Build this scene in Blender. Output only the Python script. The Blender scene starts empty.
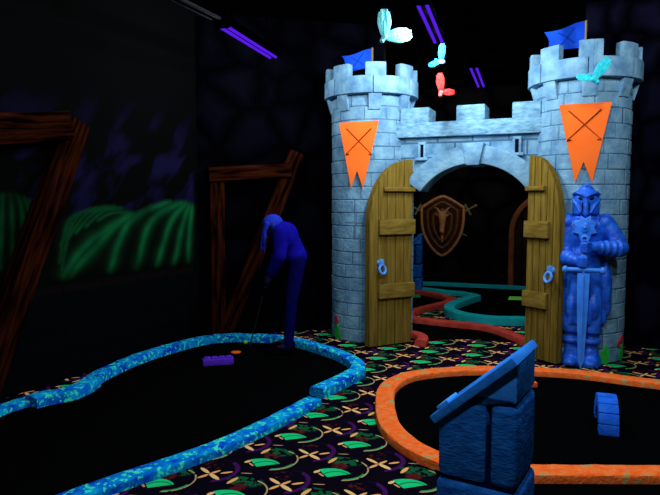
import bpy, bmesh, math, random
import numpy as np
from mathutils import Vector, Matrix, noise
random.seed(7)
PI = math.pi
R_ = math.radians
C = bpy.context.scene.collection
scene = bpy.context.scene

# ------------------------------------------------------------------ camera
CAMH, FPX = 1.55, 600.0
TH = math.atan(47.5 / FPX)
FWD = Vector((0, math.cos(TH), -math.sin(TH)))
UPV = Vector((0, math.sin(TH), math.cos(TH)))
EYE = Vector((0, 0, CAMH))


def ray(px, py):
    return FWD + Vector((1, 0, 0)) * ((px - 330) / FPX) + UPV * ((247.5 - py) / FPX)


def G(px, py, z=0.0):
    d = ray(px, py)
    return EYE + d * ((z - CAMH) / d.z)


def RP(px, py, p, n):
    d = ray(px, py)
    return EYE + d * ((Vector(p) - EYE).dot(n) / d.dot(n))


def AT(px, py, Y):
    d = ray(px, py)
    return EYE + d * (Y / d.y)


cam_d = bpy.data.cameras.new('camera')
cam = bpy.data.objects.new('camera', cam_d)
C.objects.link(cam)
cam.location = EYE
cam.rotation_euler = (PI / 2 - TH, 0, 0)
cam_d.sensor_width = 36
cam_d.lens = FPX / 660 * 36
cam_d.clip_start = 0.02
scene.camera = cam
scene.view_settings.view_transform = 'Standard'
scene.view_settings.look = 'None'
scene.view_settings.gamma = 1
scene.view_settings.use_curve_mapping = False
scene.view_settings.exposure = 0.0
w = bpy.data.worlds.new('world')
scene.world = w
w.use_nodes = True
w.node_tree.nodes['Background'].inputs[0].default_value = (0.02, 0.03, 0.12, 1)
w.node_tree.nodes['Background'].inputs[1].default_value = 0.0


# ------------------------------------------------------------------ shader helper
class NT:
    """tiny expression wrapper over shader nodes"""
    def __init__(s, mat):
        s.t = mat.node_tree

    def new(s, kind, **kw):
        n = s.t.nodes.new(kind)
        for k, v in kw.items():
            setattr(n, k, v)
        return n


class X:
    def __init__(s, nt, sock):
        s.nt, s.k = nt, sock

    def _op(s, op, *a, clamp=False):
        n = s.nt.new('ShaderNodeMath', operation=op, use_clamp=clamp)
        for i, q in enumerate((s,) + a):
            if isinstance(q, X):
                s.nt.t.links.new(q.k, n.inputs[i])
            else:
                n.inputs[i].default_value = q
        return X(s.nt, n.outputs[0])

    def __add__(s, o): return s._op('ADD', o)
    def __sub__(s, o): return s._op('SUBTRACT', o)
    def __mul__(s, o): return s._op('MULTIPLY', o)
    def __truediv__(s, o): return s._op('DIVIDE', o)
    def __neg__(s): return s * -1.0
    def abs(s): return s._op('ABSOLUTE')
    def sqrt(s): return s._op('SQRT')
    def wrap(s, a, b): return s._op('WRAP', b, a)
    def lt(s, v): return s._op('LESS_THAN', v)
    def gt(s, v): return s._op('GREATER_THAN', v)
    def mn(s, v): return s._op('MINIMUM', v)
    def mx(s, v): return s._op('MAXIMUM', v)

    def below(s, v, soft):          # 1 when s < v with soft edge
        return ((s * -1.0 + v) * (1.0 / soft) + 0.5)._op('ADD', 0.0, clamp=True)


def base_mat(name):
    m = bpy.data.materials.new(name)
    m.use_nodes = True
    b = m.node_tree.nodes['Principled BSDF']
    b.inputs['Specular IOR Level'].default_value = 0.0
    return m, b


def mk(name, c1, c2=None, scale=8, rough=0.8, bump=0.0, bscale=None, stretch=(1, 1, 1), lo=0.35, hi=0.65, detail=5, spec=0.0, c3=None, s3=40, t3=0.6):
    m, b = base_mat(name)
    nt = NT(m)
    b.inputs['Roughness'].default_value = rough
    b.inputs['Specular IOR Level'].default_value = spec
    L = m.node_tree.links.new
    tc = nt.new('ShaderNodeTexCoord')
    mp = nt.new('ShaderNodeMapping')
    mp.inputs['Scale'].default_value = stretch
    L(tc.outputs['Object'], mp.inputs['Vector'])
    b.inputs['Base Color'].default_value = (*c1, 1)
    if c2 is not None:
        nz = nt.new('ShaderNodeTexNoise')
        nz.inputs['Scale'].default_value = scale
        nz.inputs['Detail'].default_value = detail
        L(mp.outputs[0], nz.inputs['Vector'])
        cr = nt.new('ShaderNodeValToRGB')
        cr.color_ramp.elements[0].position = lo
        cr.color_ramp.elements[1].position = hi
        cr.color_ramp.elements[0].color = (*c1, 1)
        cr.color_ramp.elements[1].color = (*c2, 1)
        L(nz.outputs['Fac'], cr.inputs[0])
        out = cr.outputs[0]
        if c3 is not None:
            n3 = nt.new('ShaderNodeTexNoise')
            n3.inputs['Scale'].default_value = s3
            n3.inputs['Detail'].default_value = 3
            L(tc.outputs['Object'], n3.inputs['Vector'])
            f = X(nt, n3.outputs['Fac'])
            k = (f - t3)._op('MULTIPLY', 14.0, clamp=True)
            mx = nt.new('ShaderNodeMix', data_type='RGBA')
            L(k.k, mx.inputs[0])
            L(out, mx.inputs[6])
            mx.inputs[7].default_value = (*c3, 1)
            out = mx.outputs[2]
        L(out, b.inputs['Base Color'])
    if bump > 0:
        n2 = nt.new('ShaderNodeTexNoise')
        n2.inputs['Scale'].default_value = bscale or scale * 2
        n2.inputs['Detail'].default_value = 6
        L(mp.outputs[0], n2.inputs['Vector'])
        bp = nt.new('ShaderNodeBump')
        bp.inputs['Strength'].default_value = bump
        bp.inputs['Distance'].default_value = 0.02
        L(n2.outputs['Fac'], bp.inputs['Height'])
        L(bp.outputs[0], b.inputs['Normal'])
    return m


def emit_mat(name, col, strength):
    m, b = base_mat(name)
    b.inputs['Base Color'].default_value = (0, 0, 0, 1)
    b.inputs['Emission Color'].default_value = (*col, 1)
    b.inputs['Emission Strength'].default_value = strength
    return m


def boulder_mat(name, c_dark, c_stone, scale):
    m, b = base_mat(name)
    nt = NT(m)
    L = m.node_tree.links.new
    tc = nt.new('ShaderNodeTexCoord')
    nz = nt.new('ShaderNodeTexNoise')
    nz.inputs['Scale'].default_value = 3
    L(tc.outputs['Object'], nz.inputs['Vector'])
    va = nt.new('ShaderNodeMix', data_type='VECTOR')
    va.inputs[0].default_value = 0.12
    L(tc.outputs['Object'], va.inputs[4])
    L(nz.outputs['Color'], va.inputs[5])
    vo = nt.new('ShaderNodeTexVoronoi', feature='DISTANCE_TO_EDGE')
    vo.inputs['Scale'].default_value = scale
    L(va.outputs[1], vo.inputs['Vector'])
    cr = nt.new('ShaderNodeValToRGB')
    cr.color_ramp.elements[0].position = 0.02
    cr.color_ramp.elements[1].position = 0.3
    cr.color_ramp.elements[0].color = (*c_dark, 1)
    cr.color_ramp.elements[1].color = (*c_stone, 1)
    L(vo.outputs['Distance'], cr.inputs[0])
    L(cr.outputs[0], b.inputs['Base Color'])
    bp = nt.new('ShaderNodeBump')
    bp.inputs['Strength'].default_value = 0.8
    bp.inputs['Distance'].default_value = 0.05
    L(vo.outputs['Distance'], bp.inputs['Height'])
    L(bp.outputs[0], b.inputs['Normal'])
    b.inputs['Roughness'].default_value = 0.9
    return m


def brick_mat(name, c1, c2, cm, bw, bh, mort):
    """stone coursing laid on the UV map (metres)"""
    m, b = base_mat(name)
    nt = NT(m)
    L = m.node_tree.links.new
    uv = nt.new('ShaderNodeUVMap')
    tc = nt.new('ShaderNodeTexCoord')
    nz = nt.new('ShaderNodeTexNoise')
    nz.inputs['Scale'].default_value = 9
    nz.inputs['Detail'].default_value = 6
    L(tc.outputs['Object'], nz.inputs['Vector'])
    cr = nt.new('ShaderNodeValToRGB')
    cr.color_ramp.elements[0].position = 0.33
    cr.color_ramp.elements[1].position = 0.68
    cr.color_ramp.elements[0].color = (*c1, 1)
    cr.color_ramp.elements[1].color = (*c2, 1)
    L(nz.outputs['Fac'], cr.inputs[0])
    br = nt.new('ShaderNodeTexBrick')
    br.inputs['Scale'].default_value = 1.0
    br.inputs['Brick Width'].default_value = bw
    br.inputs['Row Height'].default_value = bh
    br.inputs['Mortar Size'].default_value = mort
    br.inputs['Mortar Smooth'].default_value = 0.4
    br.inputs['Mortar'].default_value = (*cm, 1)
    L(uv.outputs[0], br.inputs['Vector'])
    L(cr.outputs[0], br.inputs['Color1'])
    L(cr.outputs[0], br.inputs['Color2'])
    L(br.outputs['Color'], b.inputs['Base Color'])
    hh = X(nt, br.outputs['Fac']) * -0.6 + X(nt, nz.outputs['Fac'])
    bp = nt.new('ShaderNodeBump')
    bp.inputs['Strength'].default_value = 0.6
    bp.inputs['Distance'].default_value = 0.02
    L(hh.k, bp.inputs['Height'])
    L(bp.outputs[0], b.inputs['Normal'])
    b.inputs['Roughness'].default_value = 0.85
    return m


# ------------------------------------------------------------------ mesh helper
class MB:
    def __init__(s):
        s.v, s.f, s.m = [], [], []

    def add(s, verts, faces, mi=0, M=None):
        o = len(s.v)
        for p in verts:
            p = Vector(p)
            s.v.append(M @ p if M is not None else p)
        for f in faces:
            s.f.append([i + o for i in f])
            s.m.append(mi)
        return s

    def bm(s, b, mi=0, M=None, fn=None):
        b.verts.index_update()
        vs = [v.co.copy() for v in b.verts]
        if fn:
            vs = [Vector(fn(p)) for p in vs]
        s.add(vs, [[v.index for v in f.verts] for f in b.faces], mi, M)
        b.free()
        return s

    def box(s, lo, hi, bev=0.0, mi=0, M=None, fn=None, cuts=(0, 0, 0), seg=2):
        b = bmesh.new()
        bmesh.ops.create_cube(b, size=1)
        lo, hi = Vector(lo), Vector(hi)
        for v in b.verts:
            v.co = Vector([lo[i] + (v.co[i] + .5) * (hi[i] - lo[i]) for i in range(3)])
        if bev > 0:
            bmesh.ops.bevel(b, geom=b.edges[:], offset=bev, segments=seg, affect='EDGES', profile=0.6)
        for ax in range(3):
            for k in range(cuts[ax]):
                q = Vector((0, 0, 0))
                q[ax] = lo[ax] + (k + 1) / (cuts[ax] + 1) * (hi[ax] - lo[ax])
                nn = Vector((0, 0, 0))
                nn[ax] = 1
                bmesh.ops.bisect_plane(b, geom=b.verts[:] + b.edges[:] + b.faces[:], plane_co=q, plane_no=nn)
        return s.bm(b, mi, M, fn)

    def prism(s, pts, y0, y1, bev=0.0, mi=0, M=None, fn=None):
        """polygon in x,z extruded along y"""
        b = bmesh.new()
        vs = [b.verts.new((p[0], y0, p[1])) for p in pts]
        f = b.faces.new(vs)
        r = bmesh.ops.extrude_face_region(b, geom=[f])
        for e in r['geom']:
            if isinstance(e, bmesh.types.BMVert):
                e.co.y = y1
        bmesh.ops.recalc_face_normals(b, faces=b.faces[:])
        if bev > 0:
            es = [e for e in b.edges if len(e.link_faces) == 2 and e.calc_face_angle() > 0.6]
            bmesh.ops.bevel(b, geom=es, offset=bev, segments=2, affect='EDGES', profile=0.6)
        big = [f for f in b.faces if len(f.verts) > 4]
        bmesh.ops.triangulate(b, faces=big)
        return s.bm(b, mi, M, fn)

    def ell(s, c, r, seg=16, mi=0, M=None, rot=None):
        b = bmesh.new()
        bmesh.ops.create_uvsphere(b, u_segments=seg, v_segments=max(6, seg // 2 + 2), radius=1)
        c = Vector(c)
        if isinstance(r, (int, float)):
            r = (r, r, r)

        def fn(p):
            q = Vector((p.x * r[0], p.y * r[1], p.z * r[2]))
            if rot is not None:
                q = rot @ q
            return q + c
        return s.bm(b, mi, M, fn)

    def cap(s, p0, p1, r0, r1, seg=14, mi=0, M=None, ends=True):
        p0, p1 = Vector(p0), Vector(p1)
        d = (p1 - p0)
        q = d.to_track_quat('Z', 'Y').to_matrix()
        vs, fs = [], []
        for (p, r) in ((p0, r0), (p1, r1)):
            for i in range(seg):
                a = 2 * PI * i / seg
                vs.append(p + q @ Vector((r * math.cos(a), r * math.sin(a), 0)))
        for i in range(seg):
            j = (i + 1) % seg
            fs.append([i, j, seg + j, seg + i])
        fs.append(list(range(seg))[::-1])
        fs.append(list(range(seg, 2 * seg)))
        s.add(vs, fs, mi, M)
        if ends:
            s.ell(p0, r0, seg, mi, M)
            s.ell(p1, r1, seg, mi, M)
        return s

    def chain(s, pts, rads, seg=12, mi=0, M=None):
        for i in range(len(pts) - 1):
            s.cap(pts[i], pts[i + 1], rads[i], rads[i + 1], seg, mi, M)
        return s

    def tube(s, pts, r, seg=8, closed=False, mi=0, M=None, up=(0, 0, 1)):
        pts = [Vector(p) for p in pts]
        n = len(pts)
        vs, fs = [], []
        for i, p in enumerate(pts):
            a = pts[(i - 1) % n] if (closed or i > 0) else p
            b = pts[(i + 1) % n] if (closed or i < n - 1) else p
            t = (b - a).normalized()
            u = Vector(up)
            if abs(t.dot(u)) > 0.95:
                u = Vector((1, 0, 0))
            x = t.cross(u).normalized()
            y = x.cross(t)
            rr = r[i] if isinstance(r, (list, tuple)) else r
            for k in range(seg):
                an = 2 * PI * k / seg
                vs.append(p + x * rr * math.cos(an) + y * rr * math.sin(an))
        m = n if closed else n - 1
        for i in range(m):
            for k in range(seg):
                k2 = (k + 1) % seg
                i2 = (i + 1) % n
                fs.append([i * seg + k, i * seg + k2, i2 * seg + k2, i2 * seg + k])
        if not closed:
            fs.append(list(range(seg))[::-1])
            fs.append([(n - 1) * seg + k for k in range(seg)])
        return s.add(vs, fs, mi, M)

    def lathe(s, prof, c=(0, 0, 0), seg=32, mi=0, M=None):
        c = Vector(c)
        vs, fs = [], []
        n = len(prof)
        for (r, z) in prof:
            for k in range(seg):
                a = 2 * PI * k / seg
                vs.append(c + Vector((r * math.cos(a), r * math.sin(a), z)))
        for i in range(n - 1):
            for k in range(seg):
                k2 = (k + 1) % seg
                fs.append([i * seg + k, i * seg + k2, (i + 1) * seg + k2, (i + 1) * seg + k])
        fs.append(list(range(seg))[::-1])
        fs.append([(n - 1) * seg + k for k in range(seg)])
        return s.add(vs, fs, mi, M)

    def mesh(s, name, origin=(0, 0, 0), ang=38, smooth=True, uvf=None):
        me = bpy.data.meshes.new(name)
        o = Vector(origin)
        me.from_pydata([tuple(p - o) for p in s.v], [], s.f)
        me.polygons.foreach_set('material_index', s.m)
        me.update()
        b = bmesh.new()
        b.from_mesh(me)
        bmesh.ops.recalc_face_normals(b, faces=b.faces[:])
        b.to_mesh(me)
        b.free()
        if smooth:
            me.polygons.foreach_set('use_smooth', [True] * len(me.polygons))
            me.set_sharp_from_angle(angle=R_(ang))
        if uvf:
            ul = me.uv_layers.new(name='UVMap')
            for li, lp in enumerate(me.loops):
                ul.data[li].uv = uvf(me.vertices[lp.vertex_index].co + o)
        return me

    def remesh(s, voxel, it=4, fac=0.5):
        """fuse everything into one continuous surface"""
        me = bpy.data.meshes.new('tmp')
        me.from_pydata([tuple(p) for p in s.v], [], s.f)
        me.update()
        b = bmesh.new()
        b.from_mesh(me)
        bmesh.ops.recalc_face_normals(b, faces=b.faces[:])
        b.to_mesh(me)
        b.free()
        ob = bpy.data.objects.new('tmp', me)
        C.objects.link(ob)
        r = ob.modifiers.new('r', 'REMESH')
        r.mode = 'VOXEL'
        r.voxel_size = voxel
        if it:
            q = ob.modifiers.new('s', 'SMOOTH')
            q.factor = fac
            q.iterations = it
        dg = bpy.context.evaluated_depsgraph_get()
        ev = ob.evaluated_get(dg)
        m2 = ev.to_mesh()
        out = MB()
        out.v = [v.co.copy() for v in m2.vertices]
        out.f = [list(p.vertices) for p in m2.polygons]
        out.m = [0] * len(out.f)
        ev.to_mesh_clear()
        bpy.data.objects.remove(ob)
        bpy.data.meshes.remove(me)
        return out


def wloc(o):
    p = Vector((0, 0, 0))
    while o is not None:
        p = p + o.location
        o = o.parent
    return p


def link(name, mb, mats, parent=None, origin=None, label=None, local=False, **kw):
    if not isinstance(mats, (list, tuple)):
        mats = [mats]
    if local:
        org = Vector((0, 0, 0))
        base = Vector((0, 0, 0))
    elif parent is not None:
        org = base = wloc(parent)
    else:
        base = org = Vector(origin) if origin is not None else Vector((0, 0, 0))
    me = mb.mesh(name, org, **kw)
    for m in mats:
        me.materials.append(m)
    o = bpy.data.objects.new(name, me)
    C.objects.link(o)
    if parent is not None:
        o.parent = parent
    elif not local:
        o.location = base
    if label:
        o['label'] = label
    return o


def tag(o, label, cat, group=None, kind=None):
    o['label'] = label
    o['category'] = cat
    if group:
        o['group'] = group
    if kind:
        o['kind'] = kind
    return o


def empty(name, loc, rz=0.0):
    o = bpy.data.objects.new(name, None)
    o.empty_display_size = 0.1
    C.objects.link(o)
    o.location = loc
    o.rotation_euler = (0, 0, rz)
    return o


def copy_tree(o, parent=None):
    c = o.copy()
    C.objects.link(c)
    c.parent = parent
    for ch in list(o.children):
        copy_tree(ch, c)
    return c


def smooth_path(pts, n=8, closed=False):
    out = []
    N = len(pts)
    for i in range(N if closed else N - 1):
        p0 = pts[(i - 1) % N] if (closed or i > 0) else pts[i]
        p1, p2 = pts[i], pts[(i + 1) % N]
        p3 = pts[(i + 2) % N] if (closed or i < N - 2) else p2
        for k in range(n):
            t = k / n
            out.append(0.5 * ((2 * p1) + (p2 - p0) * t + (2 * p0 - 5 * p1 + 4 * p2 - p3) * t * t + (3 * p1 - p0 - 3 * p2 + p3) * t ** 3))
    if not closed:
        out.append(pts[-1])
    return out


# ------------------------------------------------------------------ materials
STONE = mk('castle_stone', (.095, .215, .365), (.235, .42, .56), 7, .85, .55, 24, lo=.3, hi=.7)
STONE_ROUGH = mk('castle_hewn_stone', (.10, .235, .38), (.26, .465, .60), 12, .85, .8, 16, stretch=(1, 1, 2.2), lo=.3, hi=.7)
JOINT = mk('castle_joint', (.075, .165, .25), (.12, .22, .32), 12)
WALLSTONE = brick_mat('castle_wall_stone', (.085, .20, .345), (.21, .385, .52), (.055, .13, .22), .36, .155, .010)
SLIT = mk('slit_dark', (.005, .006, .02))
WOOD = mk('golden_wood', (.13, .075, .012), (.26, .165, .03), 6, .7, .3, 30, stretch=(6, 6, .5), lo=.3, hi=.7)
WOOD_GAP = mk('plank_gap', (.03, .017, .004))
TIMBER = mk('red_timber', (.002, .0005, .0004), (.048, .0092, .0032), 5, .8, .5, 20, stretch=(5, 5, .45), lo=.4, hi=.72)
TIMBER_H = mk('red_timber_lintel', (.002, .0005, .0004), (.048, .0092, .0032), 5, .8, .5, 20, stretch=(.45, 5, 5), lo=.4, hi=.72)
ORANGE = mk('orange_banner', (.95, .135, .018), (.95, .16, .025), 3, .6)
CLUBINK = mk('banner_emblem', (.10, .016, .006))
CLUBINK2 = mk('banner_emblem_pale', (.38, .05, .012))
KBLUE = mk('knight_blue', (.005, .065, .5), (.014, .15, .85), 14, .42, .25, 30, spec=.45)
KSTAR = mk('star_blue_lit', (.012, .14, .7), (.03, .24, .95), 14, .42, .2, 30, spec=.45)  # paler than the armour: light catching the star relief is put into the colour
KDARK = mk('knight_slot', (.002, .005, .04))
KSWORD = mk('sword_blue', (.03, .2, .85), (.05, .28, .95), 10, .5, spec=.3)
RINGBLUE = mk('ring_blue', (.05, .22, .75), (.12, .35, .85), 20, .5, spec=.3)
FLAGBLUE = mk('flag_blue', (.008, .05, .52), (.012, .09, .68), 3, .7)
FLAGINK = mk('flag_emblem', (.005, .025, .33))
POLE = mk('flag_pole', (.25, .18, .06))
FELT = mk('black_felt', (.0010, .0010, .0011), (.0018, .0018, .0022), 300, .95)
RAILBLUE = mk('blue_spatter', (.002, .055, .62), (.004, .36, .78), 9, .7, .5, 50, lo=.36, hi=.62, c3=(.05, .9, .62), s3=30, t3=.55, detail=8)
RAILORANGE = mk('orange_spatter', (1.0, .125, .016), (1.0, .215, .05), 22, .7, .4, 60, lo=.35, hi=.65, c3=(.38, .34, .12), s3=11, t3=.60)
RAILRED = mk('red_rail', (.40, .036, .028), (.52, .06, .04), 10, .7, .3, 40)
RAILTEAL = mk('teal_rail', (.01, .33, .36), (.015, .42, .43), 10, .7, .3, 40)
PODIUM = mk('podium_blue', (.007, .065, .31), (.02, .165, .6), 14, .75, .4, 40, stretch=(1, 1, 2.5), lo=.3, hi=.7)
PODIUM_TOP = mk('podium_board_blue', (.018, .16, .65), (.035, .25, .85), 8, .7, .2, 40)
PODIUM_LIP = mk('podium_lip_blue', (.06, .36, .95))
PODIUM_GAP = mk('podium_gap', (.002, .008, .05))
ARCHBLUE = mk('arch_blue', (.012, .10, .65), (.02, .15, .78), 14, .7, .3, 50)
PURPLE = mk('purple_block', (.09, .02, .55), (.14, .035, .62), 40, .8, .5, 80)
LIME = mk('lime_paint', (.3, .95, .12))
LIMEBALL = mk('lime_ball', (.35, .95, .05))
ORDISC = mk('orange_disc', (.9, .12, .02))
SHIRT = mk('shirt_blue', (.005, .0035, .21), (.008, .0065, .30), 14, .8, .2, 30)
JEANS = mk('jeans_navy', (.0025, .002, .058), (.004, .003, .08), 18, .9)
SKIN = mk('skin_dim', (.012, .009, .04))
HAIR = mk('hair_pale_blue', (.01, .018, .36), (.025, .05, .55), 40, .6, .4, 40, stretch=(3, 3, .3))
SHOE = mk('shoe_dark', (.001, .001, .004))
STEEL = mk('club_steel', (.02, .018, .02), rough=.4, spec=.4)
BRONZE = mk('bronze', (.10, .03, .008), (.2, .07, .02), 14, .5, .3, 30, spec=.3)
BRONZE_L = mk('bronze_rim', (.40, .13, .04), (.58, .22, .07), 20, .5, .3, 30, spec=.3)
SHIELD_IN = mk('shield_field', (.03, .009, .004), (.06, .018, .006), 12, .6)
HILT = mk('hilt_gold', (.2, .15, .06))
LEAF = mk('painted_leaf', (.015, .35, .04), (.03, .55, .06), 20, .7)
PETAL = mk('painted_petal', (.65, .03, .05))
BIRD_C = mk('bird_pale_cyan', (.10, .50, .56), (.20, .64, .70), 40, .7, .3, 60)
BIRD_B = mk('bird_blue', (.006, .08, .4), (.015, .2, .5), 40, .7, .3, 60)
BIRD_BB = mk('bird_pale_breast', (.2, .42, .55))
BIRD_R = mk('bird_red', (.5, .022, .02), (.6, .045, .04), 40, .7, .3, 60)
BIRD_RB = mk('bird_pink_breast', (.6, .12, .12))
BIRD_T = mk('bird_turquoise', (.02, .5, .62), (.06, .68, .75), 40, .7, .3, 60)
THREAD = mk('thread_black', (.003, .003, .003))
HOUSING = mk('fixture_black', (.0001, .0001, .00015))
TUBE = emit_mat('violet_tube', (.095, .012, .8), 1.0)
TUBE_OFF = mk('unlit_tube', (.012, .012, .016), spec=.1)
CEIL = mk('ceiling_black', (.0004, .0004, .0006))
BOULDER = boulder_mat('dark_boulders', (.0008, .0008, .002), (.005, .0045, .014), 3.2)
BOULDER_D = boulder_mat('darker_boulders', (.0005, .0005, .0009), (.0016, .0016, .0036), 2.6)
FARSTONE = boulder_mat('far_stone', (.0012, .001, .0012), (.007, .0055, .006), 2.2)


def carpet_mat():
    m, b = base_mat('neon_carpet')
    nt = NT(m)
    L = m.node_tree.links.new
    tc = nt.new('ShaderNodeTexCoord')
    sp = nt.new('ShaderNodeSeparateXYZ')
    L(tc.outputs['Object'], sp.inputs[0])
    wx, wy = X(nt, sp.outputs[0]), X(nt, sp.outputs[1])
    Ta, Tb = .4165, .434                                   # repeat of the motif in the two directions
    e1, e2 = (.344, .939), (.952, -.305)
    det = e1[0] * e2[1] - e1[1] * e2[0]
    px_, py_ = wx + .305, wy - 3.442
    u0 = (px_ * e2[1] - py_ * e2[0]) * (1 / det)
    v0 = (py_ * e1[0] - px_ * e1[1]) * (1 / det)
    a, bb = (u0 + .02).wrap(-Ta / 2, Ta / 2), (v0 + .08).wrap(-Tb / 2, Tb / 2)        # frame round the green leaf
    c, d = (u0 + .252).wrap(-Ta / 2, Ta / 2), (v0 - .123).wrap(-Tb / 2, Tb / 2)       # frame round the cross
    nz = nt.new('ShaderNodeTexNoise')
    nz.inputs['Scale'].default_value = 26
    nz.inputs['Detail'].default_value = 2
    L(tc.outputs['Object'], nz.inputs['Vector'])
    n1 = X(nt, nz.outputs['Fac'])
    nz2 = nt.new('ShaderNodeTexNoise')
    nz2.inputs['Scale'].default_value = 30
    nz2.noise_dimensions = '4D'
    nz2.inputs['W'].default_value = 3
    L(tc.outputs['Object'], nz2.inputs['Vector'])
    n2 = X(nt, nz2.outputs['Fac'])

    def rad(x, y, cx, cy):
        return ((x - cx) * (x - cx) + (y - cy) * (y - cy)).sqrt()

    def blade(x, y, cx, cy, ang, la, lb):
        s, k = math.sin(ang), math.cos(ang)
        u = ((x - cx) * k + (y - cy) * s) * (1 / la)
        v = ((y - cy) * k - (x - cx) * s) * (1 / lb)
        return (u * u + v * v).below(1.0, .3)

    layers = []
    # dull navy and purple arcs about the cross
    r = rad(c, d, .045, .0)
    edge = (r - .138).abs()
    layers.append((edge.below(.010, .008) * d.gt(.0) * c.gt(.0), (.007, .002, .016)))
    layers.append((edge.below(.013, .008) * d.gt(.06), (.05, .006, .085)))
    layers.append((rad(c, d, .1, -.03).below(.05, .02) * n2.gt(.55), (.075, .008, .012)))
    # dim green and red smudges above the leaf
    layers.append((rad(a * 1.7, bb, .27, .01).below(.10, .03) * n1.gt(.48), (.004, .09, .03)))
    layers.append((rad(a, bb, .086, .004).below(.045, .02) * n2.gt(.46), (.09, .008, .011)))
    # straw-coloured arc with a green sliver inside it
    ra = rad(a, bb, .05, .04)
    layers.append(((ra - .128).abs().below(.0075, .005) * bb.gt(.075) * a.lt(.03), (.02, .30, .09)))
    layers.append(((ra - .138).abs().below(.0042, .004) * bb.gt(.07) * n1.gt(.38), (.52, .36, .16)))
    # green leaf: a disc cut by two straight sides
    up = (a - bb * .714 + .058).gt(0.0)
    lf = (a + bb * .959 + .088).gt(0.0)
    layers.append((rad(a, bb, -.09, .0).below(.136, .004) * up * lf, (.010, .60, .19)))
    layers.append((rad(a, bb, -.065, .03).below(.088, .004) * rad(a, bb, -.075, .035).gt(.085) * up * lf, (.004, .25, .08)))
    pale, amber = (.95, .52, .20), (.95, .42, .13)
    layers.append((blade(a, bb, -.022, -.098, .5, .022, .013), pale))
    layers.append((blade(a, bb, -.052, -.060, 2.2, .026, .007), (.8, .3, .12)))
    layers.append((blade(a, bb, .147, -.063, .25, .044, .013), amber))
    layers.append((blade(a, bb, -.165, -.03, 1.35, .034, .005), (.5, .26, .14)))
    # cross of slivers
    for (cu, cv, an, la, lb) in ((.027, -.042, 2.11, .048, .012), (-.026, .048, 2.11, .050, .014), (-.040, -.014, .52, .034, .011), (.026, .024, .52, .034, .010), (.040, .088, .95, .034, .010)):
        layers.append((blade(c, d, cu, cv, an, la, lb), pale if lb > .011 else amber))
    col = None
    for f, q in layers:
        mx = nt.new('ShaderNodeMix', data_type='RGBA')
        mx.clamp_factor = True
        L(f.k, mx.inputs[0])
        if col is None:
            mx.inputs[6].default_value = (.003, .0014, .006, 1)
        else:
            L(col, mx.inputs[6])
        mx.inputs[7].default_value = (*q, 1)
        col = mx.outputs[2]
    L(col, b.inputs['Base Color'])
    b.inputs['Roughness'].default_value = .95
    b.inputs['Specular IOR Level'].default_value = 0.02
    return m


CARPET = carpet_mat()

# ------------------------------------------------------------------ room shell
H = 3.6
TL = Vector((.462, 6.85, 0))          # tower centres
TR = Vector((2.50, 6.02, 0))
V = (TR - TL).normalized()
U = Vector((-V.y, V.x, 0))
CL = (TR - TL).length


def struct(name, mb, mat, **kw):
    o = link(name, mb, mat, **kw)
    o['kind'] = 'structure'
    return o


fl = MB()
fl.box((-5, -1.5, -.1), (6.5, 12.5, 0))
struct('floor', fl, CARPET, smooth=False)
ce = MB()
ce.box((-5, -1.5, H), (6.5, 12.5, H + .1))
struct('ceiling', ce, CEIL, smooth=False)


def wall(name, p, q, mat, t=.1, side=1):
    p, q = Vector((p[0], p[1], 0)), Vector((q[0], q[1], 0))
    d = (q - p).normalized()
    n = Vector((-d.y, d.x, 0)) * t * side
    mb = MB()
    vs = [p, q, q + n, p + n]
    vs = vs + [x + Vector((0, 0, H)) for x in vs]
    mb.add(vs, [[0, 1, 2, 3], [4, 5, 6, 7], [0, 1, 5, 4], [1, 2, 6, 5], [2, 3, 7, 6], [3, 0, 4, 7]])
    return struct(name, mb, mat, smooth=False)


W1 = G(200, 336.6)
W0 = G(6, 398)
WD = (W1 - W0).normalized()
WN = Vector((WD.y, -WD.x, 0))           # into the room
WB = W1 - WD * 8.2
BK_END = TL + U * .46
FARD = Vector((.97, -.243, 0))
FARP = Vector((2.05, 11.25, 0))
FL_ = FARP - FARD * 2.6
FR_ = FARP + FARD * 3.6
wall('wall_back', W1, BK_END, BOULDER_D)
WR0 = TR + U * .46
WR1 = WR0 + V * 2.6
wall('wall_right', WR0, WR1, BOULDER)
wall('wall_far', FL_, FR_, FARSTONE)
wall('wall_far_left', BK_END + U * .1, FL_, FARSTONE)
wall('wall_far_right', WR1 + U * .1, FR_, FARSTONE, side=-1)

# wall_left carries the painted mural: hills with crop rows under a night sky
ns, nz_ = 560, 240
Lw = (W1 - WB).length
SS, ZZ = np.meshgrid(np.linspace(0, Lw, ns), np.linspace(0, H, nz_))


def sz(px, py):
    p = RP(px, py, W0, WN)
    return ((p - WB).dot(WD), p.z)


strokes = [
    [(192, 207), (190, 228), (188, 262)], [(189, 205), (182, 227), (174, 264)], [(186, 203), (170, 224), (157, 266)],
    [(182, 202), (151, 221), (137, 268)], [(170, 201), (130, 221), (110, 270)], [(151, 206), (121, 221), (85, 258), (72, 274)],
    [(140, 211), (115, 224), (82, 250), (64, 276)],
    [(128, 213), (112, 213), (98, 220)], [(122, 208), (104, 211), (86, 226)], [(115, 206), (95, 212), (76, 232)], [(107, 206), (87, 213), (68, 238)],
    [(98, 207), (80, 214), (64, 240)], [(88, 210), (73, 218), (61, 245)], [(78, 213), (66, 226), (60, 262)], [(72, 225), (66, 245), (62, 270)],
    [(30, 200), (36, 215), (40, 240)], [(24, 196), (30, 215), (33, 255)], [(17, 194), (22, 212), (24, 262)], [(10, 193), (12, 215), (13, 268)],
    [(3, 194), (2, 215), (0, 268)], [(-6, 195), (-9, 215), (-14, 268)], [(-16, 198), (-22, 215), (-30, 268)],
]


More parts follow.
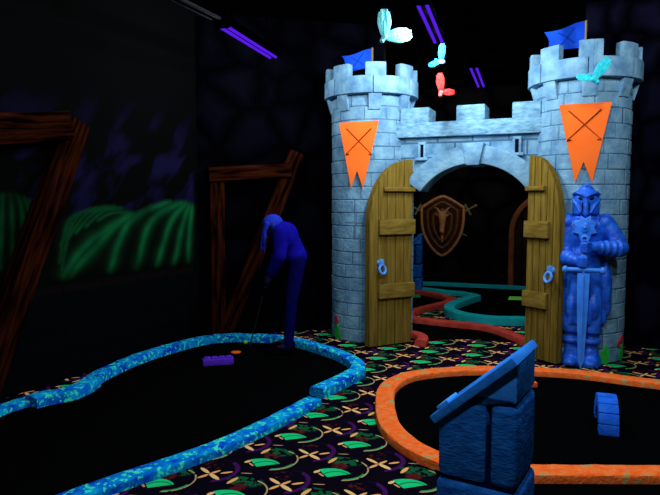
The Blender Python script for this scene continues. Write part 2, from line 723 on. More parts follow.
def seg_dist(pl):
    D = np.full(SS.shape, 9.0)
    for (x0, y0), (x1, y1) in zip(pl[:-1], pl[1:]):
        dx, dy = x1 - x0, y1 - y0
        t = np.clip(((SS - x0) * dx + (ZZ - y0) * dy) / (dx * dx + dy * dy + 1e-9), 0, 1)
        D = np.minimum(D, np.hypot(SS - x0 - t * dx, ZZ - y0 - t * dy))
    return D


def dense(pl, n=6):
    pts = [Vector((*sz(*p), 0)) for p in pl]
    return [(p.x, p.y) for p in smooth_path(pts, n)]


COLS = np.zeros(SS.shape + (3,))
NZ1 = np.zeros(SS.shape)
NZ2 = np.zeros(SS.shape)
for i in range(nz_):
    for j in range(ns):
        x, z = SS[i, j], ZZ[i, j]
        NZ1[i, j] = noise.fractal(((x + z) * 1.5, (x - z) * 3.2, 0), 1.0, 2.0, 4)
        NZ2[i, j] = noise.noise((x * 6, z * 6, 5))
horizon_pts = [sz(*p) for p in ((-30, 200), (-5, 194), (12, 192), (30, 199), (45, 217), (62, 218), (85, 209), (105, 205), (120, 206), (135, 213), (150, 206), (165, 201), (185, 201), (196, 203))]
hx = [p[0] for p in horizon_pts]
hz = [p[1] for p in horizon_pts]
HOR = np.interp(SS, hx, hz)
_a, _b = sz(64, 283), sz(191, 265)
BORDER = _a[1] + (SS - _a[0]) * (_b[1] - _a[1]) / (_b[0] - _a[0])
BORDER = np.full(SS.shape, .5 * (_a[1] + _b[1]))
low = ZZ <= BORDER
s0 = sz(196, 230)[0]
fade = np.clip((s0 - SS) / .05, 0, 1)
top = np.clip((2.55 - ZZ) / .7, 0, 1)
cl = np.clip(NZ1 * 2.2 + .12, 0, 1)
SKYC = np.stack([.0046 * cl, .0034 * cl, .026 * cl], -1) * (top * fade)[..., None] + .00015
STR = np.zeros(SS.shape)
for si, pl in enumerate(strokes):
    D = seg_dist(dense(pl))
    wd_, am = (.036, 1.25) if si < 7 else (.016, .75) if si < 15 else (.018, .5)
    STR = np.maximum(STR, am * (np.exp(-(D / wd_) ** 2) + .28 * np.exp(-(D / (wd_ * 2.4)) ** 2)))
STR *= np.clip(.8 + NZ2 * .6, 0, 1.3)
HILLC = np.stack([.002 * STR, .062 * STR, .017 * STR], -1) * fade[..., None] + np.array([.0002, .0009, .0004])
HILLC *= np.clip((ZZ - BORDER) / .12, 0, 1)[..., None]
bl = np.clip(1 - np.abs(ZZ - BORDER + .05) / .05, 0, 1) * fade
LOWC = np.stack([.0004 + .004 * bl, .0006 + .0014 * bl, .0013 + .0008 * bl], -1)
row = np.floor(ZZ / .22)
jx = np.abs(((SS + row % 2 * .22) / .44) % 1 - .5) * .44
jz = np.abs((ZZ / .22) % 1 - .5) * .22
jn = ((.22 - jx < .012) | (.11 - jz < .012))
LOWC *= np.where(jn, .2, 1.0)[..., None]
hs = np.clip((HOR - ZZ) / .05 + .5, 0, 1)[..., None]
COLS = np.where(low[..., None], LOWC, SKYC * (1 - hs) + HILLC * hs)
vs = [tuple(WB + WD * SS[i, j] + Vector((0, 0, ZZ[i, j]))) for i in range(nz_) for j in range(ns)]
fs = [(i * ns + j, i * ns + j + 1, (i + 1) * ns + j + 1, (i + 1) * ns + j) for i in range(nz_ - 1) for j in range(ns - 1)]
me = bpy.data.meshes.new('wall_left')
me.from_pydata(vs, [], fs)
me.update()
at = me.color_attributes.new('mural_paint', 'FLOAT_COLOR', 'POINT')
at.data.foreach_set('color', np.concatenate([COLS, np.ones(SS.shape + (1,))], -1).astype(np.float32).ravel())
mm, bb_ = base_mat('mural_paint')
an = mm.node_tree.nodes.new('ShaderNodeAttribute')
an.attribute_name = 'mural_paint'
mm.node_tree.links.new(an.outputs['Color'], bb_.inputs['Base Color'])
bb_.inputs['Roughness'].default_value = .9
bb_.inputs['Specular IOR Level'].default_value = .05
me.materials.append(mm)
wl = bpy.data.objects.new('wall_left', me)
C.objects.link(wl)
wl['kind'] = 'structure'

# ------------------------------------------------------------------ castle gate
castle = empty('castle_gateway', (TL + TR) / 2)
tag(castle, 'grey stone castle gateway with two crenellated round towers, an arch and open wooden doors', 'castle')
TRAD = .44


def pol(c, r, a, z):
    """a: bearing, 0 towards the camera (-y), positive to the right"""
    return Vector((c.x + r * math.sin(a), c.y - r * math.cos(a), z))


def shell(c, R, z0, z1, nrow, ncol, g=.0042, dep=.006, seed=1, mb=None):
    """cylinder wall of slightly pillowed stone blocks with sunk joints"""
    rnd = random.Random(seed)
    mb = mb or MB()
    hgt = (z1 - z0) / nrow
    for r in range(nrow):
        za, zb = z0 + r * hgt, z0 + (r + 1) * hgt
        off = (.5 if r % 2 else 0) + rnd.uniform(-.12, .12)
        cuts = [2 * PI * (k + off + rnd.uniform(-.16, .16)) / ncol for k in range(ncol)]
        cuts.append(cuts[0] + 2 * PI)
        for k in range(ncol):
            a0, a1 = cuts[k], cuts[k + 1]
            ga = g / R
            rr = R + rnd.uniform(-.003, .004)
            As = [a0, a0 + ga, a0 + 2.4 * ga] + [a0 + 2.4 * ga + (a1 - a0 - 4.8 * ga) * t / 4 for t in (1, 2, 3)] + [a1 - 2.4 * ga, a1 - ga, a1]
            Zs = [za, za + g, za + 2.4 * g, zb - 2.4 * g, zb - g, zb]
            vv, ff, mi = [], [], []
            for i, z in enumerate(Zs):
                for j, a in enumerate(As):
                    e = min(i, len(Zs) - 1 - i, j, len(As) - 1 - j)
                    q = rr - (dep if e == 0 else dep * .8 if e == 1 else 0)
                    vv.append(pol(c, q, a, z))
            n = len(As)
            o1, f1, o2, f2 = [], [], [], []
            for i in range(len(Zs) - 1):
                for j in range(n - 1):
                    e = min(i, len(Zs) - 2 - i, j, n - 2 - j)
                    (f1 if e == 0 else f2).append([i * n + j, i * n + j + 1, (i + 1) * n + j + 1, (i + 1) * n + j])
            mb.add(vv, f1, 1)
            mb.add(vv, f2, 0)
    return mb


def curved(c, r0, r1, ac, aw, z0, z1, bev=.012, top_r=None, mb=None, n=5, taper=None):
    """a block bent round the tower: ac centre bearing, aw half angle"""
    mb = mb or MB()

    def fn(p):
        r = r0 + (p.y) * (r1 - r0)
        if taper:
            t = (p.z - z0) / (z1 - z0)
            r = r0 + p.y * (taper * (1 - t) + r1 * t - r0)
        return pol(c, r, ac + p.x, p.z)
    b = bmesh.new()
    rm = (r0 + r1) / 2
    bmesh.ops.create_cube(b, size=1)
    for v in b.verts:
        v.co = Vector((v.co.x * 2 * aw * rm, (v.co.y + .5) * (r1 - r0), z0 + (v.co.z + .5) * (z1 - z0)))
    bmesh.ops.bevel(b, geom=b.edges[:], offset=bev, segments=2, affect='EDGES', profile=.6)
    for k in range(n):
        bmesh.ops.bisect_plane(b, geom=b.verts[:] + b.edges[:] + b.faces[:], plane_co=((-1 + 2 * (k + 1) / (n + 1)) * aw * rm, 0, 0), plane_no=(1, 0, 0))
    for v in b.verts:
        v.co = Vector((v.co.x / rm, v.co.y / (r1 - r0), v.co.z))
    return mb.bm(b, 0, None, fn)


ZR0, ZR1, ZM = 2.665, 2.845, 2.99
for ti, (tc, ph) in enumerate(((TL, R_(1)), (TR, R_(-16)))):
    mb = shell(tc, TRAD, 0, 2.68, 19, 11, seed=5 + ti)
    tw = link('tower', mb, [STONE, JOINT], castle)
    dk = MB()
    dk.lathe([(.44, 2.68), (.49, 2.72), (.49, 2.80)], tc, 40)
    link('tower_deck', dk, STONE, castle)
    ring = MB()
    for k in range(7):
        curved(tc, .435, .522, ph + R_(23) + 2 * PI * k / 7, PI / 7 - .006, ZR0, ZR1, .012, mb=ring, n=9)
    link('parapet_ring', ring, STONE, castle)
    for k in range(8):
        a = ph + 2 * PI * k / 8
        rr = random.Random(k + ti * 9)
        m = curved(tc, .415, .508 + rr.uniform(-.004, .004), a + rr.uniform(-.02, .02), R_(12.8) + rr.uniform(-.015, .015), ZR1 - .012, ZM + rr.uniform(-.012, .012), .014)
        link('merlon', m, STONE, castle)
        m = curved(tc, .42, .502, a, R_(8.2), 2.50, ZR0 + .01, .01, taper=.452)
        link('corbel', m, STONE, castle)


def wal(s, y, z):
    """gate-wall frame: s along the wall from the left tower, y outwards to the front"""
    return TL + V * s - U * y + Vector((0, 0, z))


def wfn(p):
    return wal(p.x, -p.y, p.z)


S_MID = (lambda p: (p - TL).dot(V))(RP(473, 165, wal(1.1, .25, 0), U))
ARC_C, ARC_R = 1.265, .667
A_MAX = math.asin(.55 / ARC_R)


def arcpts(r, n=20, a0=-A_MAX, a1=A_MAX):
    return [(S_MID + r * math.sin(a0 + (a1 - a0) * i / n), ARC_C + r * math.cos(a0 + (a1 - a0) * i / n)) for i in range(n + 1)]


# wall with the arched opening cut in it (front at y=.2)
mb = MB()
sl, sr = .34, CL - .34
op = arcpts(ARC_R, 24)
SPR = op[0][1]
poly_l = [(sl, 0), (S_MID - .715, 0), (S_MID - .715, SPR)] + op[:13] + [(S_MID, 2.36), (sl, 2.36)]
poly_r = [(S_MID + .715, 0), (sr, 0), (sr, 2.36), (S_MID, 2.36)] + op[12:] + [(S_MID + .715, SPR)]
mb.prism(poly_l, -.18, .15, fn=wfn)
mb.prism(poly_r, -.18, .15, fn=wfn)
link('gate_wall', mb, WALLSTONE, castle, uvf=lambda p: ((p - TL).dot(V) + .1, p.z + .02))
mb = MB()
mb.box((sl - .02, -.24, 2.21), (sr + .02, .17, 2.365), .014, fn=wfn, cuts=(20, 0, 2))
link('parapet_band', mb, STONE_ROUGH, castle)


def s_of(px, py, y=.24):
    return (RP(px, py, wal(0, y, 0), U) - TL).dot(V)


for (p0, p1) in ((400, 429), (456, 485), (512, 541)):
    a, b = s_of(p0, 115), s_of(p1, 112)
    mb = MB()
    mb.box((a, -.238, 2.355), (b, .1, 2.52), .016, fn=wfn, cuts=(3, 1, 1))
    link('wall_merlon', mb, STONE_ROUGH, castle)
# arch stones and keystone
mb = MB()
KA = .105
for (a0, a1) in ((-A_MAX, -KA - .004), (KA + .004, A_MAX)):
    po = arcpts(ARC_R - .01, 14, a0, a1) + arcpts(ARC_R + .175, 14, a0, a1)[::-1]
    mb.prism(po, -.27, .1, .014, fn=wfn)
link('arch_ring', mb, STONE, castle)
mb = MB()
ko = [(S_MID + (ARC_R - .03) * math.sin(-KA), ARC_C + (ARC_R - .03)), (S_MID + (ARC_R - .03) * math.sin(KA), ARC_C + ARC_R - .03),
      (S_MID + (ARC_R + .2) * math.sin(KA * 1.25), ARC_C + (ARC_R + .195)), (S_MID - (ARC_R + .2) * math.sin(KA * 1.25), ARC_C + (ARC_R + .195))]
mb.prism(ko, -.31, .12, .016, fn=wfn)
link('keystone', mb, STONE, castle)
# loopholes in the gate wall
for (px, py) in ((422, 150.5), (517, 145)):
    q = RP(px, py, wal(0, .2, 0), U)
    s = (q - TL).dot(V)
    z = q.z
    mb = MB()
    mb.box((s - .042, -.215, z - .085), (s - .018, -.15, z + .075), .004, fn=wfn)
    mb.box((s + .018, -.215, z - .085), (s + .042, -.15, z + .075), .004, fn=wfn)
    mb.box((s - .042, -.215, z + .06), (s + .042, -.15, z + .085), .004, fn=wfn)
    lo_ = link('loophole', mb, STONE, castle)
    mb = MB()
    mb.box((s - .065, -.235, z - .105), (s + .065, -.15, z - .075), .006, fn=wfn)
    link('sill', mb, STONE, lo_)
    mb = MB()
    mb.box((s - .02, -.19, z - .08), (s + .02, -.155, z + .065), fn=wfn)
    link('slot', mb, SLIT, lo_, label='dark slot')
# cross-shaped arrow slit painted on the left tower, and painted tulips
def on_tower(c, px, py, r):
    d = ray(px, py)
    o = EYE - c
    A = d.x ** 2 + d.y ** 2
    B = 2 * (o.x * d.x + o.y * d.y)
    Cc = o.x ** 2 + o.y ** 2 - r * r
    disc = max(0, B * B - 4 * A * Cc)
    t = (-B - math.sqrt(disc)) / (2 * A)
    p = EYE + d * t
    return math.atan2(p.x - c.x, -(p.y - c.y)), p.z


def patch(c, r, poly, t=.004):
    """thin curved patch: outline given as (bearing, z)"""
    mb = MB()
    b = bmesh.new()
    f = b.faces.new([b.verts.new((a * r, 0, z)) for a, z in poly])
    bmesh.ops.triangulate(b, faces=[f])
    bmesh.ops.subdivide_edges(b, edges=b.edges[:], cuts=2, use_grid_fill=True)
    g = bmesh.ops.extrude_face_region(b, geom=b.faces[:])
    for e in g['geom']:
        if isinstance(e, bmesh.types.BMVert):
            e.co.y = t
    return mb.bm(b, 0, None, lambda p: pol(c, r + p.y, p.x / r, p.z))


ac, zc = on_tower(TL, 355, 222.7, TRAD)
mb = patch(TL, TRAD - .004, [(ac - .012, zc - .2), (ac + .012, zc - .2), (ac + .012, zc + .2), (ac - .012, zc + .2)], .007)
q = patch(TL, TRAD - .004, [(ac - .28, zc - .008), (ac + .2, zc - .008), (ac + .2, zc + .008), (ac - .28, zc + .008)], .0065)
mb.add(q.v, q.f)
link('cross_arrow_slit', mb, JOINT, castle)


def leafpoly(a, z0, w, h, n=8, lean=0):
    L_ = []
    for i in range(n + 1):
        t = i / n
        L_.append((a + w * math.sin(PI * min(1, t * .93 + .07)) ** .8 + lean * t, z0 + h * t))
    for i in range(n, -1, -1):
        t = i / n
        L_.append((a - w * math.sin(PI * min(1, t * .93 + .07)) ** .8 + lean * t, z0 + h * t))
    return [p for i, p in enumerate(L_) if i == 0 or (abs(p[0] - L_[i - 1][0]) + abs(p[1] - L_[i - 1][1])) > 1e-5]


def plant(c, leaves, petals):
    mb = MB()
    for i, (a, z, w, h, ln) in enumerate(leaves):
        q = patch(c, TRAD - .004, leafpoly(a, z, w, h, lean=ln), .008 + .002 * i)
        mb.add(q.v, q.f, 0)
    for i, (a, z, w, h) in enumerate(petals):
        q = patch(c, TRAD - .004, leafpoly(a, z, w, h), .013 + .002 * i)
        mb.add(q.v, q.f, 1)
    return mb


a1, _ = on_tower(TR, 605, 354, TRAD)
a2, _ = on_tower(TR, 620, 354, TRAD)
link('painted_leaves', plant(TR, [(a1, .0, .085, .17, 0), (a1 + .05, .0, .06, .19, -.03), (a1 - .06, .0, .05, .13, -.02)], []), [LEAF, PETAL], castle)
link('painted_tulips', plant(TR, [(a2, .0, .07, .16, 0), (a2 + .07, .0, .05, .18, .03), (a2 - .02, .08, .015, .1, -.03)], [(a2 - .1, .14, .06, .07), (a2 + .03, .18, .06, .075)]), [LEAF, PETAL], castle)
a3, _ = on_tower(TL, 336.5, 325, TRAD)
link('painted_tulips', plant(TL, [(a3, .0, .13, .18, 0), (a3 + .1, 0, .08, .15, 0)], [(a3, .17, .09, .09)]), [LEAF, PETAL], castle)


# doors
def door(p0, p1, tall_left, t=.085):
    """p0,p1 bottom left and right of the front face; arched leaf of planks"""
    p0, p1 = Vector((*p0, 0)), Vector((*p1, 0))
    wd = (p1 - p0).length
    d = (p1 - p0).normalized()
    n = Vector((d.y, -d.x, 0))            # outwards, towards the viewer

    def fn(p):
        return p0 + d * p.x - n * p.y + Vector((0, 0, p.z))

    def top(x):
        k = x / wd if tall_left else 1 - x / wd
        k = min(max(k, 0), 1)
        return 1.32 + .66 * math.sqrt(max(0, 1 - k ** 2.1))
    mb = MB()
    NP = 5
    # backing slab
    xs = [wd * (.5 - .5 * math.cos(PI * i / 30)) for i in range(31)]
    mb.prism([(0, .015)] + [(wd, .015)] + [(x, top(x) - .004) for x in xs[::-1]], .012, t, fn=fn, mi=0)
    for k in range(NP):
        x0, x1 = wd * k / NP + .004, wd * (k + 1) / NP - .004
        if k == 0: x0 = 0
        if k == NP - 1: x1 = wd
        pp = [(x0, .015), (x1, .015)] + [(x1 + (x0 - x1) * i / 8, top(x1 + (x0 - x1) * i / 8)) for i in range(9)]
        if abs(pp[-1][1] - pp[0][1]) < .01: pp = pp[:-1]
        mb.prism(pp, 0, .03, .004, fn=fn, mi=0)
    dr = link('door', mb, [WOOD], castle)
    for (z0, z1, m0, m1, th) in ((1.64, 1.685, .16, -.012, .04), (1.19, 1.35, .10, -.012, .045), (.52, .67, .10, -.012, .045)):
        a, b = (m1, wd - m0) if tall_left else (m0, wd - m1)
        q = MB()
        q.box((a, -th, z0), (b, .005, z1), .008, fn=fn)
        link('batten', q, WOOD_B, dr)
    x = wd * (.80 if tall_left else .24)
    q = MB()
    q.cap(fn(Vector((x, -.03, .895))), fn(Vector((x, .005, .895))), .032, .04, 16, ends=False)
    q.box((x - .022, -.045, .86), (x + .022, .004, .935), .008, fn=fn)
    q.tube([fn(Vector((x + .036 * math.sin(a), -.04 - .012 * (1 - math.cos(a)), .83 + .045 * math.cos(a)))) for a in [2 * PI * i / 24 for i in range(24)]], .0145, 10, closed=True, up=tuple(n))
    link('ring_handle', q, RINGBLUE, dr, label='blue ring handle')
    return dr


WOOD_B = mk('golden_wood_batten', (.15, .085, .014), (.28, .18, .035), 6, .7, .3, 30, stretch=(1.2, 1.2, 6), lo=.3, hi=.7)
gl, gr = G(369, 348.6), G(411, 343)
dL = door((gl.x, gl.y), (gr.x, gr.y), False)
gl, gr = G(524, 357), G(555.5, 365.5)
dR = door((gl.x, gl.y), (gr.x, gr.y), True)

# ------------------------------------------------------------------ banners
def banner(px, bearing, c, r, label):
    n = Vector((math.sin(bearing), -math.cos(bearing), 0))
    p = c + n * r
    d = Vector((-n.y, n.x, 0))
    b0 = empty('banner', p + Vector((0, 0, 2.0)))

    def loc(q):
        v = RP(*q, p, n)
        return ((v - p).dot(d), v.z)

    def fn(v):
        return p + d * v.x + n * (-v.y) + Vector((0, 0, v.z))
    mb = MB()
    mb.prism([loc(q) for q in px], -.016, 0, .002, fn=fn)
    link('cloth', mb, ORANGE, b0)
    # crossed golf clubs
    TLq, TRq = loc(px[0]), loc(px[1])
    ctr = ((TLq[0] + TRq[0]) / 2, TLq[1] - .2)
    wB = TRq[0] - TLq[0]
    for sx in (1, -1):
        mb = MB()
        a = Vector((ctr[0] + sx * .31 * wB, -.018, ctr[1] + .14))
        e = Vector((ctr[0] - sx * .30 * wB, -.018, ctr[1] - .12))
        mb.tube([fn(a), fn(a + (e - a) * .35), fn(e)], [.0065, .006, .0035], 8, up=tuple(n))
        h = e + Vector((sx * .03 if False else -sx * -.0, 0, 0))
        mb.tube([fn(e), fn(e + Vector((-sx * .012, 0, -.012))), fn(e + Vector((sx * -.0 + sx * .022, 0, -.008)))], [.007, .009, .007], 8, up=tuple(n))
        link('golf_club_emblem', mb, CLUBINK if sx > 0 else CLUBINK2, b0, label='dark golf club emblem' if sx > 0 else 'paler golf club emblem')
    tag(b0, label, 'banner', 'orange banners on the castle towers')
    return b0


banner([(339, 123), (379, 120.5), (363, 188.5), (357, 171), (351, 188.5)][::-1][-1:] + [(379, 120.5), (363, 188.5), (357, 171), (351, 188.5)], R_(-4), TL, TRAD + .018,
       'orange swallowtail banner with crossed golf clubs on the left castle tower')
banner([(559, 105), (612, 102), (592, 182.5), (583.5, 162), (575, 183)], R_(-21), TR, TRAD + .018,
       'orange swallowtail banner with crossed golf clubs above the blue knight')

# ------------------------------------------------------------------ flags
def flag(c, top_px, corners, Y, label):
    base = Vector((top_px[0], 0, 0))
    tp = AT(*top_px, Y)
    f0 = empty('flag', (tp.x, tp.y, 2.80))
    mb = MB()
    mb.cap((tp.x, tp.y, 2.80), (tp.x, tp.y, tp.z), .011, .011, 10, ends=False)
    mb.ell((tp.x, tp.y, tp.z), .013, 8)
    link('pole', mb, POLE, f0)
    a, b, c_, d_ = [AT(*q, Y) for q in corners]      # hoist top, fly top, fly bottom, hoist bottom
    mb = MB()
    nx, nz = 20, 8
    vs, fs = [], []
    for side in (0, 1):
        for i in range(nz + 1):
            for j in range(nx + 1):
                s, t = j / nx, i / nz
                p = a.lerp(b, s).lerp(d_.lerp(c_, s), t)
                p.y += .03 * math.sin(s * 7.5) * s ** .5 + .006 * side
                p.z += .016 * math.sin(s * 6.0 + .6) * (1 if i else 1)
                if s > .99:
                    p.x += .02 * math.sin(t * PI)
                vs.append(p)
    N = (nx + 1) * (nz + 1)
    for i in range(nz):
        for j in range(nx):
            q = [i * (nx + 1) + j, i * (nx + 1) + j + 1, (i + 1) * (nx + 1) + j + 1, (i + 1) * (nx + 1) + j]
            fs.append(q)
            fs.append([x + N for x in q][::-1])
    def brd(k, l):
        fs.append([k, l, l + N, k + N])
    for j in range(nx):
        brd(j, j + 1)
        brd(nz * (nx + 1) + j, nz * (nx + 1) + j + 1)
    for i in range(nz):
        brd(i * (nx + 1), (i + 1) * (nx + 1))
        brd(i * (nx + 1) + nx, (i + 1) * (nx + 1) + nx)
    mb.add(vs, fs)
    cl_ = link('cloth', mb, FLAGBLUE, f0)
    mb = MB()

    def pt(s, t):
        p = a.lerp(b, s).lerp(d_.lerp(c_, s), t)
        p.y += .03 * math.sin(s * 7.5) * s ** .5 - .004
        p.z += .016 * math.sin(s * 6.0 + .6)
        return p
    for (s0_, s1_) in ((.28, .72), (.72, .28)):
        mb.tube([pt(s0_ + (s1_ - s0_) * k / 8, .15 + .65 * k / 8) for k in range(9)], .003, 6, up=(0, 1, 0))
    link('golf_club_emblem', mb, FLAGINK, cl_, label='dark crossed golf clubs emblem')
    tag(f0, label, 'flag', 'blue flags on the castle towers')


flag(TL, (372.3, 48.5), [(371.5, 49.5), (342, 56), (345.5, 70), (371.5, 69)], TL.y, 'blue flag flying from the top of the left castle tower')
flag(TR, (586.2, 21.5), [(585.4, 22), (545.5, 32), (550, 47), (585.4, 50)], TR.y, 'blue flag flying from the top of the tower behind the knight')

# ------------------------------------------------------------------ knight statue
kp = G(581.5, 364.5)
kb = math.atan2(-kp.x, -kp.y)
KZ = -math.atan2(kp.x, kp.y)
knight = empty('knight_statue', (kp.x, kp.y + .02, 0), KZ)
knight.scale = (.91, .95, 1)
tag(knight, 'blue armoured knight statue leaning on a sword against the right castle tower', 'statue')
mb = MB()
mb.ell((0, .0, 1.24), (.195, .145, .19), 24)
mb.ell((0, .0, 1.02), (.165, .13, .2), 24)
mb.cap((0, 0, 1.36), (0, 0, 1.46), .085, .08, 16)
mb.ell((0, 0, 1.385), (.13, .12, .035), 20)
for s in (-1, 1):
    ex, ez = (.325, 1.11) if s > 0 else (.20, 1.03)
    mb.ell((s * .175, 0, 1.345), (.085, .105, .085), 20)
    mb.cap((s * .185, 0, 1.33), (s * (ex - .025), -.02, ez + .06), .092, .086, 18)
    mb.ell((s * (ex - .01), -.03, ez + .03), (.092, .10, .05), 18)
    mb.ell((s * ex, -.04, ez), (.085, .09, .08), 18)
    zw = 1.13 if s > 0 else 1.0
    a = Vector((s * ex, -.06, ez))
    e = Vector((s * .07, -.235, zw))
    mb.cap(a, e, .07, .048, 16)
    dr_ = (e - a).to_track_quat('Z', 'Y').to_matrix()
    for t, r in ((.08, .083), (.30, .082), (.52, .072), (.72, .066)):
        mb.ell(a.lerp(e, t), (r, r, .035), 18, rot=dr_)
    # gauntlet: palm, four fingers curled round the grip, thumb
    mb.ell((s * .045, -.262, zw), (.03, .036, .05), 14)
    for k in range(4):
        zf = zw + .036 - .024 * k
        ln = (1.0, 1.1, 1.05, .85)[k]
        mb.chain([(s * .052, -.285, zf), (s * .02, -.315 - .004 * ln, zf - .002), (-s * .022 * ln, -.305, zf - .004), (-s * .034 * ln, -.275, zf - .004)], [.0125, .0125, .0115, .010], 10)
    mb.chain([(s * .04, -.25, zw + .04), (s * .012, -.285, zw + .058), (-s * .015, -.29, zw + .06)], [.015, .013, .011], 10)
# tabard skirt with folds
prof = [(.40, .205, .15), (.44, .21, .155), (.55, .205, .15), (.7, .2, .145), (.85, .185, .14), (.95, .17, .135), (1.02, .165, .13)]
vs, fs = [], []
sg = 64
for (z, rx, ry) in prof:
    for k in range(sg):
        a = 2 * PI * k / sg
        f = 1 + (.10 * math.cos(9 * a) if z < .9 else 0) * min(1, (1.0 - z) * 2)
        vs.append(Vector((rx * f * math.cos(a), ry * f * math.sin(a), z)))
for i in range(len(prof) - 1):
    for k in range(sg):
        k2 = (k + 1) % sg
        fs.append([i * sg + k, i * sg + k2, (i + 1) * sg + k2, (i + 1) * sg + k])
fs.append(list(range(sg))[::-1])
fs.append([(len(prof) - 1) * sg + k for k in range(sg)])
mb.add(vs, fs)
for s in (-1, 1):
    mb.ell((s * .205, .02, .73), (.065, .09, .25), 18)
    mb.ell((s * .225, .03, .58), (.045, .07, .12), 14)
    mb.cap((s * .095, .0, .6), (s * .095, -.01, .1), .088, .066, 16)
    mb.ell((s * .1, -.075, .40), (.085, .05, .10), 16)
    mb.ell((s * .1, -.06, .56), (.07, .11, .15), 16)
    mb.lathe([(.098, .315), (.112, .325), (.112, .365), (.098, .375)], (s * .085, -.015, 0), 24)
    mb.lathe([(.095, .215), (.104, .225), (.104, .25), (.095, .26)], (s * .085, -.012, 0), 24)
    mb.lathe([(.108, .0), (.106, .05), (.085, .1), (.072, .16)], (s * .09, -.012, 0), 24)
    mb.ell((s * .095, -.1, .04), (.075, .11, .048), 16)
    mb.box((s * .095 - .07, -.16, .0), (s * .095 + .07, .05, .03), .012)
mb.ell((0, .07, 1.0), (.19, .08, .4), 20)
body = mb.remesh(.0085, 3, .5)
kbdy = link('armoured_body', body, KBLUE, knight, local=True)
# helmet
mb = MB()
mb.ell((0, 0, 1.545), (.130, .142, .125), 28)
mb.ell((0, .0, 1.60), (.085, .10, .098), 24)
mb.lathe([(.118, 1.415), (.128, 1.425), (.130, 1.50), (.129, 1.56)], (0, -.005, 0), 32)
mb.ell((0, -.0, 1.67), (.014, .09, .028), 14)
for s in (-1, 1):
    mb.chain([(0, -.150, 1.578), (s * .045, -.140, 1.602), (s * .095, -.105, 1.618), (s * .125, -.04, 1.60)], [.017, .016, .015, .012], 12)   # V-shaped brow
    mb.chain([(s * .125, -.05, 1.55), (s * .085, -.115, 1.50), (s * .05, -.145, 1.44)], [.013, .012, .011], 10)       # cheek edge
mb.cap((0, -.143, 1.57), (0, -.148, 1.425), .022, .026, 14)                                                              # nose guard
hel = link('helmet', mb.remesh(.006, 2, .5), KBLUE, knight, local=True)
mb = MB()
for s in (-1, 1):
    mb.ell((s * .050, -.1235, 1.562), (.027, .016, .0125), 14, rot=Matrix.Rotation(s * .5, 3, 'Z') @ Matrix.Rotation(s * -.35, 3, 'Y'))
    mb.ell((s * .033, -.1385, 1.485), (.0055, .008, .052), 10)
link('eye_slots', mb, KDARK, hel, local=True, label='dark eye openings')
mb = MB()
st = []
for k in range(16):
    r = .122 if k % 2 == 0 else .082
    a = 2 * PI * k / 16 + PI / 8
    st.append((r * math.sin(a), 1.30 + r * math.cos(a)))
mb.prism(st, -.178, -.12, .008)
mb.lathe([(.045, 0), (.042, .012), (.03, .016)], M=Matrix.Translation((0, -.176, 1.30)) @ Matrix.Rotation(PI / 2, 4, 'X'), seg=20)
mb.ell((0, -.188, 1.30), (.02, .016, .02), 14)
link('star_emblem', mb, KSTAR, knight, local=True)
mb = MB()
mb.prism([(-.058, .895), (.058, .895), (.052, .6), (.03, .1), (0, .01), (-.03, .1), (-.052, .6)], -.292, -.262, .007)
mb.tube([(0, -.292, .88), (0, -.298, .5), (0, -.292, .1)], [.012, .011, .005], 8)
sw = link('sword', mb, KSWORD, knight, local=True, label='bright blue sword held point down')
mb = MB()
mb.cap((-.165, -.277, .925), (.165, -.277, .925), .021, .021, 14)
mb.ell((-.17, -.277, .925), (.03, .03, .033), 14)
mb.ell((.17, -.277, .925), (.03, .03, .033), 14)
mb.cap((0, -.277, .9), (0, -.277, 1.18), .019, .017, 12, ends=False)
mb.tube([(.028 * math.cos(a), -.277, 1.20 + .028 * math.sin(a)) for a in [2 * PI * i / 20 for i in range(20)]], .013, 8, closed=True, up=(0, 1, 0))
link('hilt', mb, KSWORD, sw, local=True)

# ------------------------------------------------------------------ rails and putting greens
def rail(name, pts, wdt, h, mat, label, cat='rail', group=None, n=8, z_from=True, jag=.004, path_world=None):
    wp = path_world or [G(px, py, h) for px, py in pts]
    wp = [Vector((p.x, p.y, 0)) for p in wp]
    path = smooth_path(wp, n)
    mb = MB()
    b = min(.02, h * .3)
    w2 = wdt / 2
    prof = [(-w2, 0), (-w2, h - b), (-w2 + b * .3, h - b * .3), (-w2 + b, h), (0, h), (w2 - b, h), (w2 - b * .3, h - b * .3), (w2, h - b), (w2, 0)]
    vs, fs = [], []
    for i, p in enumerate(path):
        a = path[max(0, i - 1)]
        q = path[min(len(path) - 1, i + 1)]
        t = (q - a).normalized()
        nn = Vector((-t.y, t.x, 0))
        for k, (x, z) in enumerate(prof):
            j = jag * noise.noise((p.x * 9 + k * 3, p.y * 9, z * 20)) if z > 0 else 0
            vs.append(p + nn * (x + j) + Vector((0, 0, max(0, z + (j if k in (3, 4, 5) else 0)))))
    m = len(prof)
    for i in range(len(path) - 1):
        for k in range(m - 1):
            fs.append([i * m + k, i * m + k + 1, (i + 1) * m + k + 1, (i + 1) * m + k])
        fs.append([i * m + m - 1, i * m, (i + 1) * m, (i + 1) * m + m - 1])
    fs.append(list(range(m)))
    fs.append([(len(path) - 1) * m + k for k in range(m)][::-1])
    mb.add(vs, fs)
    o = link(name, mb, mat, origin=wp[len(wp) // 2])
    tag(o, label, cat, group)
    return path


